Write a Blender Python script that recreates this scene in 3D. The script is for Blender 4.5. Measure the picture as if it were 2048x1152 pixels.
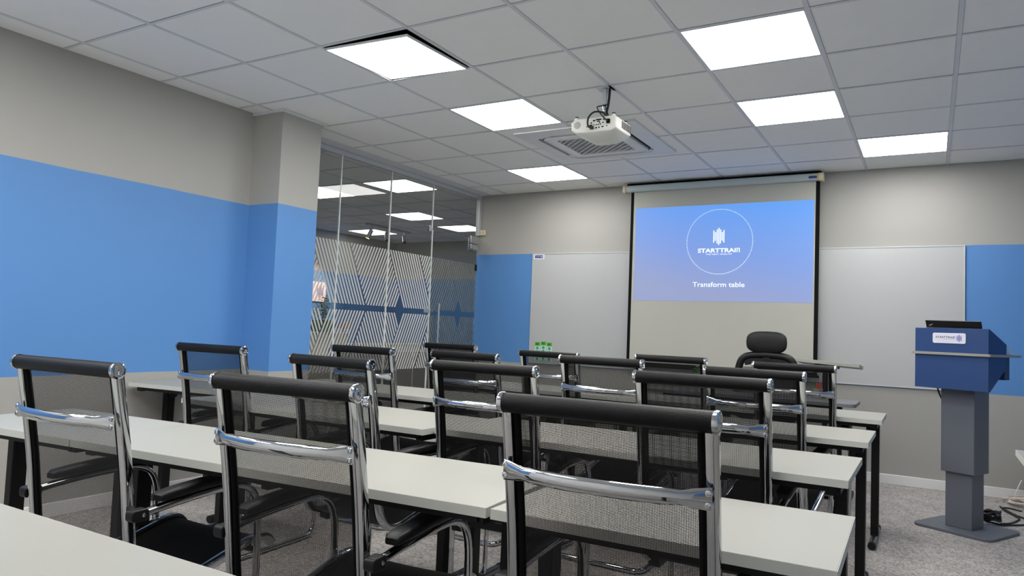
import bpy, bmesh, math, random
from mathutils import Vector, Matrix

# ------------------------------------------------------------------ clear
for o in list(bpy.data.objects):
    bpy.data.objects.remove(o)
S = bpy.context.scene
COL = S.collection
random.seed(7)
H = 2.655                                   # ceiling height; floor is z = 0

# ------------------------------------------------------------------ camera
cam_d = bpy.data.cameras.new('camera')
cam_d.sensor_width = 36.0
cam_d.lens = 25.375
cam_d.clip_start = 0.03
cam = bpy.data.objects.new('camera', cam_d)
COL.objects.link(cam)
_f = Vector((-0.50233931, 0.86287983, 0.05562037))
_r = Vector((0.86464582, 0.50079776, 0.0398649))
_u = Vector((-0.00654406, -0.06811762, 0.99765583))
cam.matrix_world = Matrix(((_r.x, _u.x, -_f.x, 2.892116), (_r.y, _u.y, -_f.y, -2.784772),
                           (_r.z, _u.z, -_f.z, H - 1.488077), (0, 0, 0, 1)))
S.camera = cam

# ------------------------------------------------------------------ world, exposure, light levels
W = bpy.data.worlds.new('world')
S.world = W
W.use_nodes = True
W.node_tree.nodes['Background'].inputs[0].default_value = (0.6, 0.7, 0.9, 1)
W.node_tree.nodes['Background'].inputs[1].default_value = 0.05
S.view_settings.view_transform = 'Standard'
S.view_settings.look = 'None'
S.view_settings.exposure = 0.0
S.view_settings.gamma = 1.0
S.view_settings.use_curve_mapping = False
S.cycles.transparent_max_bounces = 32
S.cycles.max_bounces = 10
S.cycles.diffuse_bounces = 5
S.cycles.glossy_bounces = 5
PANEL_POWER = 18.5
LOBBY_PANEL_POWER = 6.5
SLIDE_POWER = 1.0


# ------------------------------------------------------------------ colour and materials
def lin(r, g, b):
    def f(c):
        c /= 255.0
        return c / 12.92 if c <= 0.04045 else ((c + 0.055) / 1.055) ** 2.4
    return (f(r), f(g), f(b), 1.0)


def newmat(name):
    m = bpy.data.materials.new(name)
    m.use_nodes = True
    nt = m.node_tree
    b = nt.nodes['Principled BSDF']
    return m, nt, b


def pmat(name, rgb, rough=0.5, metal=0.0, var=0.04, scale=8.0, bump=0.0, bscale=200.0, spec=0.5, coat=0.0):
    """procedural: base colour broken up by a faint noise, optional fine bump"""
    m, nt, b = newmat(name)
    N, L = nt.nodes, nt.links
    tc = N.new('ShaderNodeTexCoord')
    no = N.new('ShaderNodeTexNoise')
    no.inputs['Scale'].default_value = scale
    no.inputs['Detail'].default_value = 3
    L.new(tc.outputs['Object'], no.inputs['Vector'])
    mp = N.new('ShaderNodeMapRange')
    mp.inputs['To Min'].default_value = 1 - var
    mp.inputs['To Max'].default_value = 1 + var
    L.new(no.outputs['Fac'], mp.inputs['Value'])
    mx = N.new('ShaderNodeVectorMath')
    mx.operation = 'SCALE'
    mx.inputs[0].default_value = lin(*rgb)[:3]
    L.new(mp.outputs['Result'], mx.inputs['Scale'])
    L.new(mx.outputs['Vector'], b.inputs['Base Color'])
    b.inputs['Roughness'].default_value = rough
    b.inputs['Metallic'].default_value = metal
    b.inputs['Specular IOR Level'].default_value = spec
    b.inputs['Coat Weight'].default_value = coat
    if bump > 0:
        n2 = N.new('ShaderNodeTexNoise')
        n2.inputs['Scale'].default_value = bscale
        L.new(tc.outputs['Object'], n2.inputs['Vector'])
        bp = N.new('ShaderNodeBump')
        bp.inputs['Strength'].default_value = bump
        bp.inputs['Distance'].default_value = 0.002
        L.new(n2.outputs['Fac'], bp.inputs['Height'])
        L.new(bp.outputs['Normal'], b.inputs['Normal'])
    return m


GREY = (165, 164, 158)
BLUE = (86, 138, 198)


def band_paint(name):
    """wall paint: grey with one wide blue band between two heights"""
    m, nt, b = newmat(name)
    N, L = nt.nodes, nt.links
    g = N.new('ShaderNodeNewGeometry')
    sp = N.new('ShaderNodeSeparateXYZ')
    L.new(g.outputs['Position'], sp.inputs[0])
    wob = N.new('ShaderNodeTexNoise')
    wob.inputs['Scale'].default_value = 3.0
    L.new(g.outputs['Position'], wob.inputs['Vector'])
    wm = N.new('ShaderNodeMath')
    wm.operation = 'MULTIPLY_ADD'
    wm.inputs[1].default_value = 0.008
    L.new(wob.outputs['Fac'], wm.inputs[0])
    L.new(sp.outputs['Z'], wm.inputs[2])
    hi = N.new('ShaderNodeMath')
    hi.operation = 'LESS_THAN'
    hi.inputs[1].default_value = H - 0.672 + 0.004
    L.new(wm.outputs[0], hi.inputs[0])
    lo = N.new('ShaderNodeMath')
    lo.operation = 'GREATER_THAN'
    lo.inputs[1].default_value = H - 1.857 + 0.004
    L.new(wm.outputs[0], lo.inputs[0])
    mu = N.new('ShaderNodeMath')
    mu.operation = 'MULTIPLY'
    L.new(hi.outputs[0], mu.inputs[0])
    L.new(lo.outputs[0], mu.inputs[1])
    mix = N.new('ShaderNodeMix')
    mix.data_type = 'RGBA'
    mix.inputs['A'].default_value = lin(*GREY)
    mix.inputs['B'].default_value = lin(*BLUE)
    L.new(mu.outputs[0], mix.inputs['Factor'])
    no = N.new('ShaderNodeTexNoise')
    no.inputs['Scale'].default_value = 1.7
    no.inputs['Detail'].default_value = 4
    L.new(g.outputs['Position'], no.inputs['Vector'])
    mp = N.new('ShaderNodeMapRange')
    mp.inputs['To Min'].default_value = 0.96
    mp.inputs['To Max'].default_value = 1.04
    L.new(no.outputs['Fac'], mp.inputs['Value'])
    sc = N.new('ShaderNodeVectorMath')
    sc.operation = 'SCALE'
    L.new(mix.outputs['Result'], sc.inputs[0])
    L.new(mp.outputs['Result'], sc.inputs['Scale'])
    L.new(sc.outputs['Vector'], b.inputs['Base Color'])
    b.inputs['Roughness'].default_value = 0.55
    n2 = N.new('ShaderNodeTexNoise')
    n2.inputs['Scale'].default_value = 90
    L.new(g.outputs['Position'], n2.inputs['Vector'])
    bp = N.new('ShaderNodeBump')
    bp.inputs['Strength'].default_value = 0.08
    bp.inputs['Distance'].default_value = 0.003
    L.new(n2.outputs['Fac'], bp.inputs['Height'])
    L.new(bp.outputs['Normal'], b.inputs['Normal'])
    return m


def emit(name, rgb, strength):
    m, nt, b = newmat(name)
    b.inputs['Base Color'].default_value = lin(235, 235, 235)
    b.inputs['Emission Color'].default_value = lin(*rgb)
    b.inputs['Emission Strength'].default_value = strength
    return m


def carpet_mat():
    m, nt, b = newmat('carpet')
    N, L = nt.nodes, nt.links
    g = N.new('ShaderNodeNewGeometry')
    n1 = N.new('ShaderNodeTexNoise')
    n1.inputs['Scale'].default_value = 150
    n1.inputs['Detail'].default_value = 6
    n1.inputs['Roughness'].default_value = 0.8
    L.new(g.outputs['Position'], n1.inputs['Vector'])
    v = N.new('ShaderNodeTexVoronoi')
    v.inputs['Scale'].default_value = 95
    L.new(g.outputs['Position'], v.inputs['Vector'])
    n3 = N.new('ShaderNodeTexNoise')
    n3.inputs['Scale'].default_value = 6
    L.new(g.outputs['Position'], n3.inputs['Vector'])
    ad = N.new('ShaderNodeMath')
    ad.operation = 'MULTIPLY_ADD'
    ad.inputs[1].default_value = 0.35
    L.new(v.outputs['Color'], ad.inputs[0])
    L.new(n1.outputs['Fac'], ad.inputs[2])
    a2 = N.new('ShaderNodeMath')
    a2.operation = 'MULTIPLY_ADD'
    a2.inputs[1].default_value = 0.2
    L.new(n3.outputs['Fac'], a2.inputs[0])
    L.new(ad.outputs[0], a2.inputs[2])
    cr = N.new('ShaderNodeValToRGB')
    cr.color_ramp.elements[0].position = 0.55
    cr.color_ramp.elements[0].color = lin(120, 117, 114)
    cr.color_ramp.elements[1].position = 0.98
    cr.color_ramp.elements[1].color = lin(206, 200, 195)
    L.new(a2.outputs[0], cr.inputs[0])
    L.new(cr.outputs['Color'], b.inputs['Base Color'])
    b.inputs['Roughness'].default_value = 0.95
    b.inputs['Specular IOR Level'].default_value = 0.1
    bp = N.new('ShaderNodeBump')
    bp.inputs['Strength'].default_value = 0.6
    bp.inputs['Distance'].default_value = 0.004
    L.new(ad.outputs[0], bp.inputs['Height'])
    L.new(bp.outputs['Normal'], b.inputs['Normal'])
    return m


def glass_mat():
    m = bpy.data.materials.new('clear_glass')
    m.use_nodes = True
    nt = m.node_tree
    N, L = nt.nodes, nt.links
    N.clear()
    out = N.new('ShaderNodeOutputMaterial')
    tr = N.new('ShaderNodeBsdfTransparent')
    tr.inputs[0].default_value = (0.90, 0.915, 0.905, 1)
    gl = N.new('ShaderNodeBsdfGlossy')
    gl.inputs['Roughness'].default_value = 0.0
    fr = N.new('ShaderNodeFresnel')
    fr.inputs['IOR'].default_value = 1.45
    mx = N.new('ShaderNodeMixShader')
    gg = N.new('ShaderNodeNewGeometry')          # only outward faces mirror; leaving the pane never does
    iv = N.new('ShaderNodeMath')
    iv.operation = 'SUBTRACT'
    iv.inputs[0].default_value = 1.0
    L.new(gg.outputs['Backfacing'], iv.inputs[1])
    ml = N.new('ShaderNodeMath')
    ml.operation = 'MULTIPLY'
    L.new(fr.outputs[0], ml.inputs[0])
    L.new(iv.outputs[0], ml.inputs[1])
    L.new(ml.outputs[0], mx.inputs[0])
    L.new(tr.outputs[0], mx.inputs[1])
    L.new(gl.outputs[0], mx.inputs[2])
    L.new(mx.outputs[0], out.inputs[0])
    return m


def film_mat():
    m = bpy.data.materials.new('frosted_film')
    m.use_nodes = True
    nt = m.node_tree
    N, L = nt.nodes, nt.links
    N.clear()
    out = N.new('ShaderNodeOutputMaterial')
    tr = N.new('ShaderNodeBsdfTransparent')
    tr.inputs[0].default_value = (0.85, 0.87, 0.87, 1)
    df = N.new('ShaderNodeBsdfDiffuse')
    df.inputs[0].default_value = lin(226, 228, 224)
    tl = N.new('ShaderNodeBsdfTranslucent')
    tl.inputs[0].default_value = lin(235, 236, 232)
    m1 = N.new('ShaderNodeMixShader')
    m1.inputs[0].default_value = 0.25
    L.new(df.outputs[0], m1.inputs[1])
    L.new(tl.outputs[0], m1.inputs[2])
    m2 = N.new('ShaderNodeMixShader')
    m2.inputs[0].default_value = 0.86
    L.new(tr.outputs[0], m2.inputs[1])
    L.new(m1.outputs[0], m2.inputs[2])
    L.new(m2.outputs[0], out.inputs[0])
    return m


def mesh_fabric():
    """woven black net: real holes laid out in metres along the sling (UV)"""
    m = bpy.data.materials.new('net_fabric')
    m.use_nodes = True
    nt = m.node_tree
    N, L = nt.nodes, nt.links
    b = N['Principled BSDF']
    b.inputs['Base Color'].default_value = lin(12, 12, 13)
    b.inputs['Specular IOR Level'].default_value = 0.3
    b.inputs['Roughness'].default_value = 0.45
    uv = N.new('ShaderNodeUVMap')
    sp = N.new('ShaderNodeSeparateXYZ')
    L.new(uv.outputs[0], sp.inputs[0])

    def hole(sock, pitch, thr):
        a = N.new('ShaderNodeMath')
        a.operation = 'MULTIPLY'
        a.inputs[1].default_value = 2 * math.pi / pitch
        L.new(sock, a.inputs[0])
        s = N.new('ShaderNodeMath')
        s.operation = 'SINE'
        L.new(a.outputs[0], s.inputs[0])
        g = N.new('ShaderNodeMath')
        g.operation = 'GREATER_THAN'
        g.inputs[1].default_value = thr
        L.new(s.outputs[0], g.inputs[0])
        return g.outputs[0]
    hu = hole(sp.outputs['X'], 0.0034, -0.55)
    hv = hole(sp.outputs['Y'], 0.0024, -0.07)
    mu = N.new('ShaderNodeMath')
    mu.operation = 'MULTIPLY'
    L.new(hu, mu.inputs[0])
    L.new(hv, mu.inputs[1])
    tr = N.new('ShaderNodeBsdfTransparent')
    mx = N.new('ShaderNodeMixShader')
    L.new(mu.outputs[0], mx.inputs[0])
    L.new(b.outputs[0], mx.inputs[1])
    L.new(tr.outputs[0], mx.inputs[2])
    L.new(mx.outputs[0], N['Material Output'].inputs[0])
    return m


def roll_fabric():
    m, nt, b = newmat('black_woven_roll')
    N, L = nt.nodes, nt.links
    b.inputs['Base Color'].default_value = lin(11, 11, 12)
    b.inputs['Specular IOR Level'].default_value = 0.22
    b.inputs['Roughness'].default_value = 0.42
    tc = N.new('ShaderNodeTexCoord')
    w1 = N.new('ShaderNodeTexWave')
    w1.wave_type = 'BANDS'
    w1.bands_direction = 'X'
    w1.inputs['Scale'].default_value = 95
    w2 = N.new('ShaderNodeTexWave')
    w2.bands_direction = 'Z'
    w2.inputs['Scale'].default_value = 130
    L.new(tc.outputs['Object'], w1.inputs['Vector'])
    L.new(tc.outputs['Object'], w2.inputs['Vector'])
    ml = N.new('ShaderNodeMath')
    ml.operation = 'MULTIPLY'
    L.new(w1.outputs['Fac'], ml.inputs[0])
    L.new(w2.outputs['Fac'], ml.inputs[1])
    bp = N.new('ShaderNodeBump')
    bp.inputs['Strength'].default_value = 0.5
    bp.inputs['Distance'].default_value = 0.001
    L.new(ml.outputs[0], bp.inputs['Height'])
    L.new(bp.outputs['Normal'], b.inputs['Normal'])
    mr = N.new('ShaderNodeMapRange')
    mr.inputs['To Min'].default_value = 0.35
    mr.inputs['To Max'].default_value = 0.6
    L.new(ml.outputs[0], mr.inputs['Value'])
    L.new(mr.outputs[0], b.inputs['Roughness'])
    return m


def slide_mat():
    """the projected slide: screens give off light; the blue background runs from sky blue to lilac"""
    m, nt, b = newmat('projected_slide')
    N, L = nt.nodes, nt.links
    g = N.new('ShaderNodeNewGeometry')
    sp = N.new('ShaderNodeSeparateXYZ')
    L.new(g.outputs['Position'], sp.inputs[0])
    mr = N.new('ShaderNodeMapRange')
    mr.inputs['From Min'].default_value = H - 1.165
    mr.inputs['From Max'].default_value = H - 0.257
    L.new(sp.outputs['Z'], mr.inputs['Value'])
    mx_ = N.new('ShaderNodeMapRange')
    mx_.inputs['From Min'].default_value = 0.355
    mx_.inputs['From Max'].default_value = 2.0
    mx_.inputs['To Min'].default_value = -0.22
    mx_.inputs['To Max'].default_value = 0.12
    L.new(sp.outputs['X'], mx_.inputs['Value'])
    ad = N.new('ShaderNodeMath')
    ad.operation = 'ADD'
    L.new(mr.outputs[0], ad.inputs[0])
    L.new(mx_.outputs[0], ad.inputs[1])
    cr = N.new('ShaderNodeValToRGB')
    e = cr.color_ramp.elements
    e[0].position = 0.0
    e[0].color = (0.24, 0.29, 0.53, 1)
    e[1].position = 1.0
    e[1].color = (0.085, 0.31, 0.86, 1)
    e2 = e.new(0.45)
    e2.color = (0.15, 0.28, 0.70, 1)
    L.new(ad.outputs[0], cr.inputs[0])
    b.inputs['Base Color'].default_value = lin(90, 92, 92)
    b.inputs['Roughness'].default_value = 0.8
    L.new(cr.outputs['Color'], b.inputs['Emission Color'])
    b.inputs['Emission Strength'].default_value = SLIDE_POWER  # emission stands in for the projector beam landing on the fabric
    return m


M = {}
M['paint'] = band_paint('two_tone_wall_paint')
M['ceil'] = pmat('ceiling_tile_white', (242, 241, 238), 0.85, var=0.02, bump=0.1, bscale=400)
M['grid'] = pmat('grid_white', (214, 216, 218), 0.5)
M['plenum'] = pmat('dark_void', (40, 40, 40), 0.9)
M['carpet'] = carpet_mat()
M['white'] = pmat('white_paint', (226, 226, 224), 0.4)
M['panel'] = emit('light_panel', (255, 253, 250), PANEL_POWER)
M['panel2'] = emit('lobby_light_panel', (255, 248, 240), LOBBY_PANEL_POWER)
M['glass'] = glass_mat()
M['film'] = film_mat()
M['alu'] = pmat('brushed_aluminium', (196, 199, 202), 0.32, 0.85, bump=0.05)
M['alugrey'] = pmat('pale_grey_profile', (198, 202, 204), 0.45, 0.2)
M['edgeglass'] = pmat('polished_glass_edge', (236, 242, 238), 0.25)
M['chrome'] = pmat('chrome', (196, 198, 201), 0.06, 1.0, var=0.03, scale=20)
M['net'] = mesh_fabric()
M['roll'] = roll_fabric()
M['blackfab'] = pmat('black_fabric_edge', (11, 11, 12), 0.85, bump=0.3, bscale=350, spec=0.15)
M['blackpl'] = pmat('black_plastic', (15, 15, 16), 0.45, bump=0.05, spec=0.35)
M['blackmetal'] = pmat('black_powder_coat', (11, 11, 12), 0.5, spec=0.3)
M['laminate'] = pmat('white_laminate', (155, 155, 147), 0.42, var=0.012, scale=3, bump=0.02)
M['edging'] = pmat('pale_grey_edging', (196, 197, 188), 0.5, var=0.02)
M['wboard'] = pmat('whiteboard_enamel', (184, 186, 186), 0.22, var=0.02, scale=2)
M['screenfab'] = pmat('screen_fabric', (186, 186, 176), 0.8, var=0.015, scale=2)
M['screencase'] = pmat('pale_green_case', (186, 198, 196), 0.4)
M['cream'] = pmat('cream_plastic', (222, 214, 178), 0.45)
M['black'] = pmat('matt_black', (8, 8, 8), 0.8, spec=0.2)
M['slide'] = slide_mat()
M['slidewhite'] = emit('projected_white', (226, 244, 255), 0.6)  # projector light on lettering and ring, put in as emission
M['navy'] = pmat('navy_laminate', (33, 66, 118), 0.45, var=0.02)
M['navydark'] = pmat('slate_navy', (48, 62, 98), 0.5)
M['slate'] = pmat('slate_grey_metal', (98, 103, 112), 0.5, var=0.02)
M['signwhite'] = pmat('sign_white', (226, 226, 238), 0.4)
M['signink'] = pmat('sign_navy_ink', (48, 50, 96), 0.5)
M['signblue'] = pmat('sign_lilac_ink', (110, 116, 196), 0.5)
M['projwhite'] = pmat('projector_white', (224, 224, 216), 0.42)
M['projgrey'] = pmat('projector_grey', (176, 176, 170), 0.5)
M['acwhite'] = pmat('aircon_white', (222, 223, 222), 0.4)
M['acgrille'] = pmat('aircon_grille_grey', (172, 175, 178), 0.6)
M['cable'] = pmat('black_cable', (14, 14, 14), 0.5)
M['whitecable'] = pmat('white_cable', (226, 214, 204), 0.5)
M['leaf'] = pmat('green_leaf', (48, 120, 40), 0.5, var=0.25, scale=30)
M['leafyellow'] = pmat('olive_leaf', (120, 128, 50), 0.5, var=0.35, scale=30)
M['pot'] = pmat('green_pot', (36, 92, 66), 0.5)
M['potwhite'] = pmat('white_pot', (215, 215, 210), 0.4)
M['red'] = pmat('red_petal', (214, 60, 50), 0.6)
M['yellow'] = pmat('yellow_petal', (236, 190, 30), 0.6)
M['deskgrey'] = pmat('grey_desk_top', (112, 114, 118), 0.4)
M['cardgreen'] = pmat('card_green', (96, 176, 60), 0.5)
M['cardpale'] = pmat('card_pale_green', (186, 222, 204), 0.5)
M['cardteal'] = pmat('card_teal', (60, 150, 130), 0.5)
M['labelblue'] = pmat('label_navy', (44, 58, 128), 0.5)
M['labelwhite'] = pmat('label_white', (224, 226, 232), 0.5)
M['foot'] = pmat('dark_chrome_tube', (120, 122, 126), 0.25, 0.9)
M['counter'] = pmat('counter_beige', (206, 200, 188), 0.5)
M['doorgrey'] = pmat('cabinet_door_grey', (150, 146, 144), 0.5)
M['leather'] = pmat('black_leather', (20, 20, 22), 0.5, bump=0.15, bscale=300, spec=0.35)
M['mug'] = pmat('grey_cup', (150, 152, 154), 0.3)
M['paper'] = pmat('pale_blue_paper', (196, 218, 240), 0.6)
M['warmlamp'] = emit('warm_lamp', (255, 210, 120), 6.0)
M['yellowtape'] = pmat('yellow_tape', (214, 186, 130), 0.5)

# ------------------------------------------------------------------ mesh helpers


def box(bm, x0, x1, y0, y1, z0, z1, mat=None):
    vs = [bm.verts.new(p) for p in ((x0, y0, z0), (x1, y0, z0), (x1, y1, z0), (x0, y1, z0),
                                    (x0, y0, z1), (x1, y0, z1), (x1, y1, z1), (x0, y1, z1))]
    if mat is not None:
        for v in vs:
            v.co = mat @ v.co
    for f in ((0, 3, 2, 1), (4, 5, 6, 7), (0, 1, 5, 4), (1, 2, 6, 5), (2, 3, 7, 6), (3, 0, 4, 7)):
        bm.faces.new([vs[i] for i in f])
    return vs


def prism(bm, poly, axis, a0, a1):
    """extrude a polygon; axis 'x': poly holds (y,z); 'y': (x,z); 'z': (x,y)"""
    def P(p, a):
        return {'x': (a, p[0], p[1]), 'y': (p[0], a, p[1]), 'z': (p[0], p[1], a)}[axis]
    A = [bm.verts.new(P(p, a0)) for p in poly]
    B = [bm.verts.new(P(p, a1)) for p in poly]
    n = len(poly)
    bm.faces.new(A)
    bm.faces.new(B[::-1])
    for i in range(n):
        bm.faces.new((A[i], B[i], B[(i + 1) % n], A[(i + 1) % n]))


def rrect(x0, x1, y0, y1, r, n=5):
    pts = []
    for cx, cy, a in ((x1 - r, y1 - r, 0), (x0 + r, y1 - r, 90), (x0 + r, y0 + r, 180), (x1 - r, y0 + r, 270)):
        for k in range(n + 1):
            t = math.radians(a + 90 * k / n)
            pts.append((cx + r * math.cos(t), cy + r * math.sin(t)))
    return pts


def tube(bm, pts, r, n=8, closed=False, caps=True, radii=None):
    pts = [Vector(p) for p in pts]
    m = len(pts)
    rings = []
    prev = None
    for i, p in enumerate(pts):
        if closed:
            t = (pts[(i + 1) % m] - pts[i - 1]).normalized()
        else:
            t = (pts[min(i + 1, m - 1)] - pts[max(i - 1, 0)]).normalized()
        if prev is None:
            a = Vector((0, 0, 1)) if abs(t.z) < 0.9 else Vector((1, 0, 0))
            nrm = t.cross(a).normalized()
        else:
            nrm = (prev - t * prev.dot(t)).normalized()
        prev = nrm
        bn = t.cross(nrm)
        rr = radii[i] if radii else r
        rings.append([bm.verts.new(p + (nrm * math.cos(2 * math.pi * k / n) + bn * math.sin(2 * math.pi * k / n)) * rr)
                      for k in range(n)])
    for i in range(m if closed else m - 1):
        A, B = rings[i], rings[(i + 1) % m]
        for k in range(n):
            bm.faces.new((A[k], A[(k + 1) % n], B[(k + 1) % n], B[k]))
    if caps and not closed:
        bm.faces.new(rings[0][::-1])
        bm.faces.new(rings[-1])


def loft(bm, sections):
    """sections: equal-length closed rings of points"""
    R = [[bm.verts.new(p) for p in s] for s in sections]
    n = len(R[0])
    for A, B in zip(R, R[1:]):
        for k in range(n):
            bm.faces.new((A[k], A[(k + 1) % n], B[(k + 1) % n], B[k]))
    bm.faces.new(R[0][::-1])
    bm.faces.new(R[-1])


def lathe(bm, prof, origin, axis, n=24):
    """prof: (radius, offset along axis)"""
    ax = Vector(axis).normalized()
    a = Vector((0, 0, 1)) if abs(ax.z) < 0.9 else Vector((1, 0, 0))
    u = ax.cross(a).normalized()
    v = ax.cross(u)
    o = Vector(origin)
    rings = []
    for r, h in prof:
        if r < 1e-6:
            rings.append([bm.verts.new(o + ax * h)])
        else:
            rings.append([bm.verts.new(o + ax * h + (u * math.cos(2 * math.pi * k / n) + v * math.sin(2 * math.pi * k / n)) * r)
                          for k in range(n)])
    for A, B in zip(rings, rings[1:]):
        for k in range(n):
            k2 = (k + 1) % n
            if len(A) == 1 and len(B) == 1:
                continue
            if len(A) == 1:
                bm.faces.new((A[0], B[k2], B[k]))
            elif len(B) == 1:
                bm.faces.new((A[k], A[k2], B[0]))
            else:
                bm.faces.new((A[k], A[k2], B[k2], B[k]))


def smoothpath(pts, sub=6):
    P = [Vector(p) for p in pts]
    out = []
    for i in range(len(P) - 1):
        p0 = P[max(i - 1, 0)]
        p1, p2 = P[i], P[i + 1]
        p3 = P[min(i + 2, len(P) - 1)]
        for k in range(sub):
            t = k / sub
            out.append(0.5 * ((2 * p1) + (p2 - p0) * t + (2 * p0 - 5 * p1 + 4 * p2 - p3) * t * t + (3 * p1 - p0 - 3 * p2 + p3) * t ** 3))
    out.append(P[-1])
    return out


def finish(bm, name, mat, parent=None, smooth=True, bevel=0.0, segs=2, uvf=None):
    bmesh.ops.recalc_face_normals(bm, faces=bm.faces)
    me = bpy.data.meshes.new(name)
    bm.to_mesh(me)
    bm.free()
    me.materials.append(M[mat] if isinstance(mat, str) else mat)
    if smooth:
        me.polygons.foreach_set('use_smooth', [True] * len(me.polygons))
        me.set_sharp_from_angle(angle=math.radians(38))
    o = bpy.data.objects.new(name, me)
    COL.objects.link(o)
    if parent is not None:
        o.parent = parent
    if bevel > 0:
        mod = o.modifiers.new('bevel', 'BEVEL')
        mod.width = bevel
        mod.segments = segs
        mod.limit_method = 'ANGLE'
    return o


def obj(name, mat, build, parent=None, **kw):
    bm = bmesh.new()
    build(bm)
    return finish(bm, name, mat, parent, **kw)


def bx(name, mat, dims, parent=None, **kw):
    return obj(name, mat, lambda b: box(b, *dims), parent, **kw)


def empty(name, loc=(0, 0, 0), rz=0.0, scale=(1, 1, 1)):
    o = bpy.data.objects.new(name, None)
    o.empty_display_size = 0.1
    o.location = loc
    o.rotation_euler = (0, 0, rz)
    o.scale = scale
    COL.objects.link(o)
    return o


def tag(o, label, cat, group=None):
    o['label'] = label
    o['category'] = cat
    if group:
        o['group'] = group
    return o


def struct(o):
    o['kind'] = 'structure'
    return o


def copy_tree(o, parent=None):
    c = o.copy()
    COL.objects.link(c)
    if parent is not None:
        c.parent = parent
    for ch in list(o.children):
        copy_tree(ch, c)
    return c


def text_mesh(name, s, mat, parent, origin, ux, uz, width, height, bold=0.012, arch_n=False):
    """flat printed lettering; origin is the lower left corner, ux/uz the reading and up directions"""
    cu = bpy.data.curves.new(name, 'FONT')
    cu.body = s
    cu.offset = bold
    cu.resolution_u = 3
    tmp = bpy.data.objects.new(name, cu)
    COL.objects.link(tmp)
    dg = bpy.context.evaluated_depsgraph_get()
    me = bpy.data.meshes.new_from_object(tmp.evaluated_get(dg))
    bpy.data.objects.remove(tmp)
    xs = [v.co.x for v in me.vertices]
    ys = [v.co.y for v in me.vertices]
    x0, x1, y0, y1 = min(xs), max(xs), min(ys), max(ys)
    w = width * (0.905 if arch_n else 1.0)
    ux, uz, origin = Vector(ux), Vector(uz), Vector(origin)
    for v in me.vertices:
        a = (v.co.x - x0) / (x1 - x0) * w
        b = (v.co.y - y0) / (y1 - y0) * height
        v.co = origin + ux * a + uz * b
    bm = bmesh.new()
    bm.from_mesh(me)
    if arch_n:                                   # the last letter is drawn as an arch
        xa, xb, t = width * 0.925, width, width * 0.022
        for poly in (((xa, 0), (xa + t, 0), (xa + t, height), (xa, height)),
                     ((xa + t, height - t * 0.8), (xb - t, height - t * 0.8), (xb - t, height), (xa + t, height)),
                     ((xb - t, 0), (xb, 0), (xb, height * 0.85), (xb - t * .6, height), (xb - t, height))):
            bm.faces.new([bm.verts.new(origin + ux * p[0] + uz * p[1]) for p in poly])
    bpy.data.meshes.remove(me)
    return finish(bm, name, mat, parent, smooth=False)


# ================================================================== THE ROOM
XL, XR, YF, YB = -1.40, 4.25, 4.07, -4.25     # left wall, right wall, front wall, back wall
LX, LY = -5.75, 7.65                          # lobby beyond the glass

fl = struct(bx('floor', 'carpet', (LX - 0.1, XR + 0.1, YB - 0.1, LY + 0.1, -0.05, 0.0), smooth=False))
struct(bx('wall_left', 'paint', (XL - 0.16, XL, YB, 0.745, 0, H + 0.25), smooth=False))
pil = struct(bx('pillar', 'paint', (-1.75, -1.10, 0.745, 1.12, 0, H + 0.25), smooth=False))
struct(bx('wall_front', 'paint', (-1.58, XR, YF, YF + 0.12, 0, H + 0.25), smooth=False))
struct(bx('wall_right', 'paint', (XR, XR + 0.12, YB, YF + 0.12, 0, H + 0.25), smooth=False))
struct(bx('wall_back', 'white', (XL - 0.16, XR + 0.12, YB - 0.12, YB, 0, H + 0.25), smooth=False))
struct(bx('wall_lobby_far', 'paint', (LX - 0.12, -1.46, LY, LY + 0.12, 0, H + 0.25), smooth=False))
struct(bx('wall_lobby_left', 'paint', (LX - 0.12, LX, 0.0, LY, 0, H + 0.25), smooth=False))
struct(bx('wall_lobby_right', 'paint', (-1.58, -1.46, YF + 0.12, LY, 0, H + 0.25), smooth=False))
struct(bx('wall_lobby_near', 'paint', (LX - 0.12, XL - 0.16, -0.12, 0.0, 0, H + 0.25), smooth=False))


def baseboard(name, x0, x1, y0, y1):
    o = bx(name, 'white', (x0, x1, y0, y1, 0, 0.082), bevel=0.004)
    return struct(o)


baseboard('baseboard_front', -1.5, XR, YF - 0.014, YF)
baseboard('baseboard_left', XL, XL + 0.014, YB, 0.745)
baseboard('baseboard_pillar', XL + 0.014, -1.086, 0.731, 0.745)
baseboard('baseboard_pillar_side', -1.10, -1.086, 0.745, 1.12)
baseboard('baseboard_right', XR - 0.014, XR, YB, YF)
baseboard('baseboard_back', XL, XR, YB, YB + 0.014)
baseboard('baseboard_lobby', LX, -1.6, LY - 0.014, LY)

# pale trim strips where the ceiling meets the pillar
tr = struct(bx('trim_1', 'grid', (-1.40, -1.085, 0.730, 0.745, H - 0.016, H + 0.002), smooth=False))
tr = struct(bx('trim_2', 'grid', (-1.10, -1.085, 0.745, 1.16, H - 0.016, H + 0.002), smooth=False))

# ------------------------------------------------------------------ ceiling: slab above, tiles and grid bars as parts
T = 0.6
HALF = 0.2885
tile_bm = bmesh.new()
box(tile_bm, -HALF, HALF, -HALF, HALF, 0, 0.014)
tile_me_obj = finish(tile_bm, 'ceiling_tile', 'ceil', smooth=False)
tile_me = tile_me_obj.data
bpy.data.objects.remove(tile_me_obj)
LIGHT_CELLS = [(0, 0), (0, 2), (-1, 5), (3, 1), (3, 3), (4, 5), (0, -2), (3, -1), (0, -4), (3, -3), (-2, -6), (-2, -4), (1, -5)]
AC = (0.12, 1.09, 1.905, 2.87)


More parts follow.
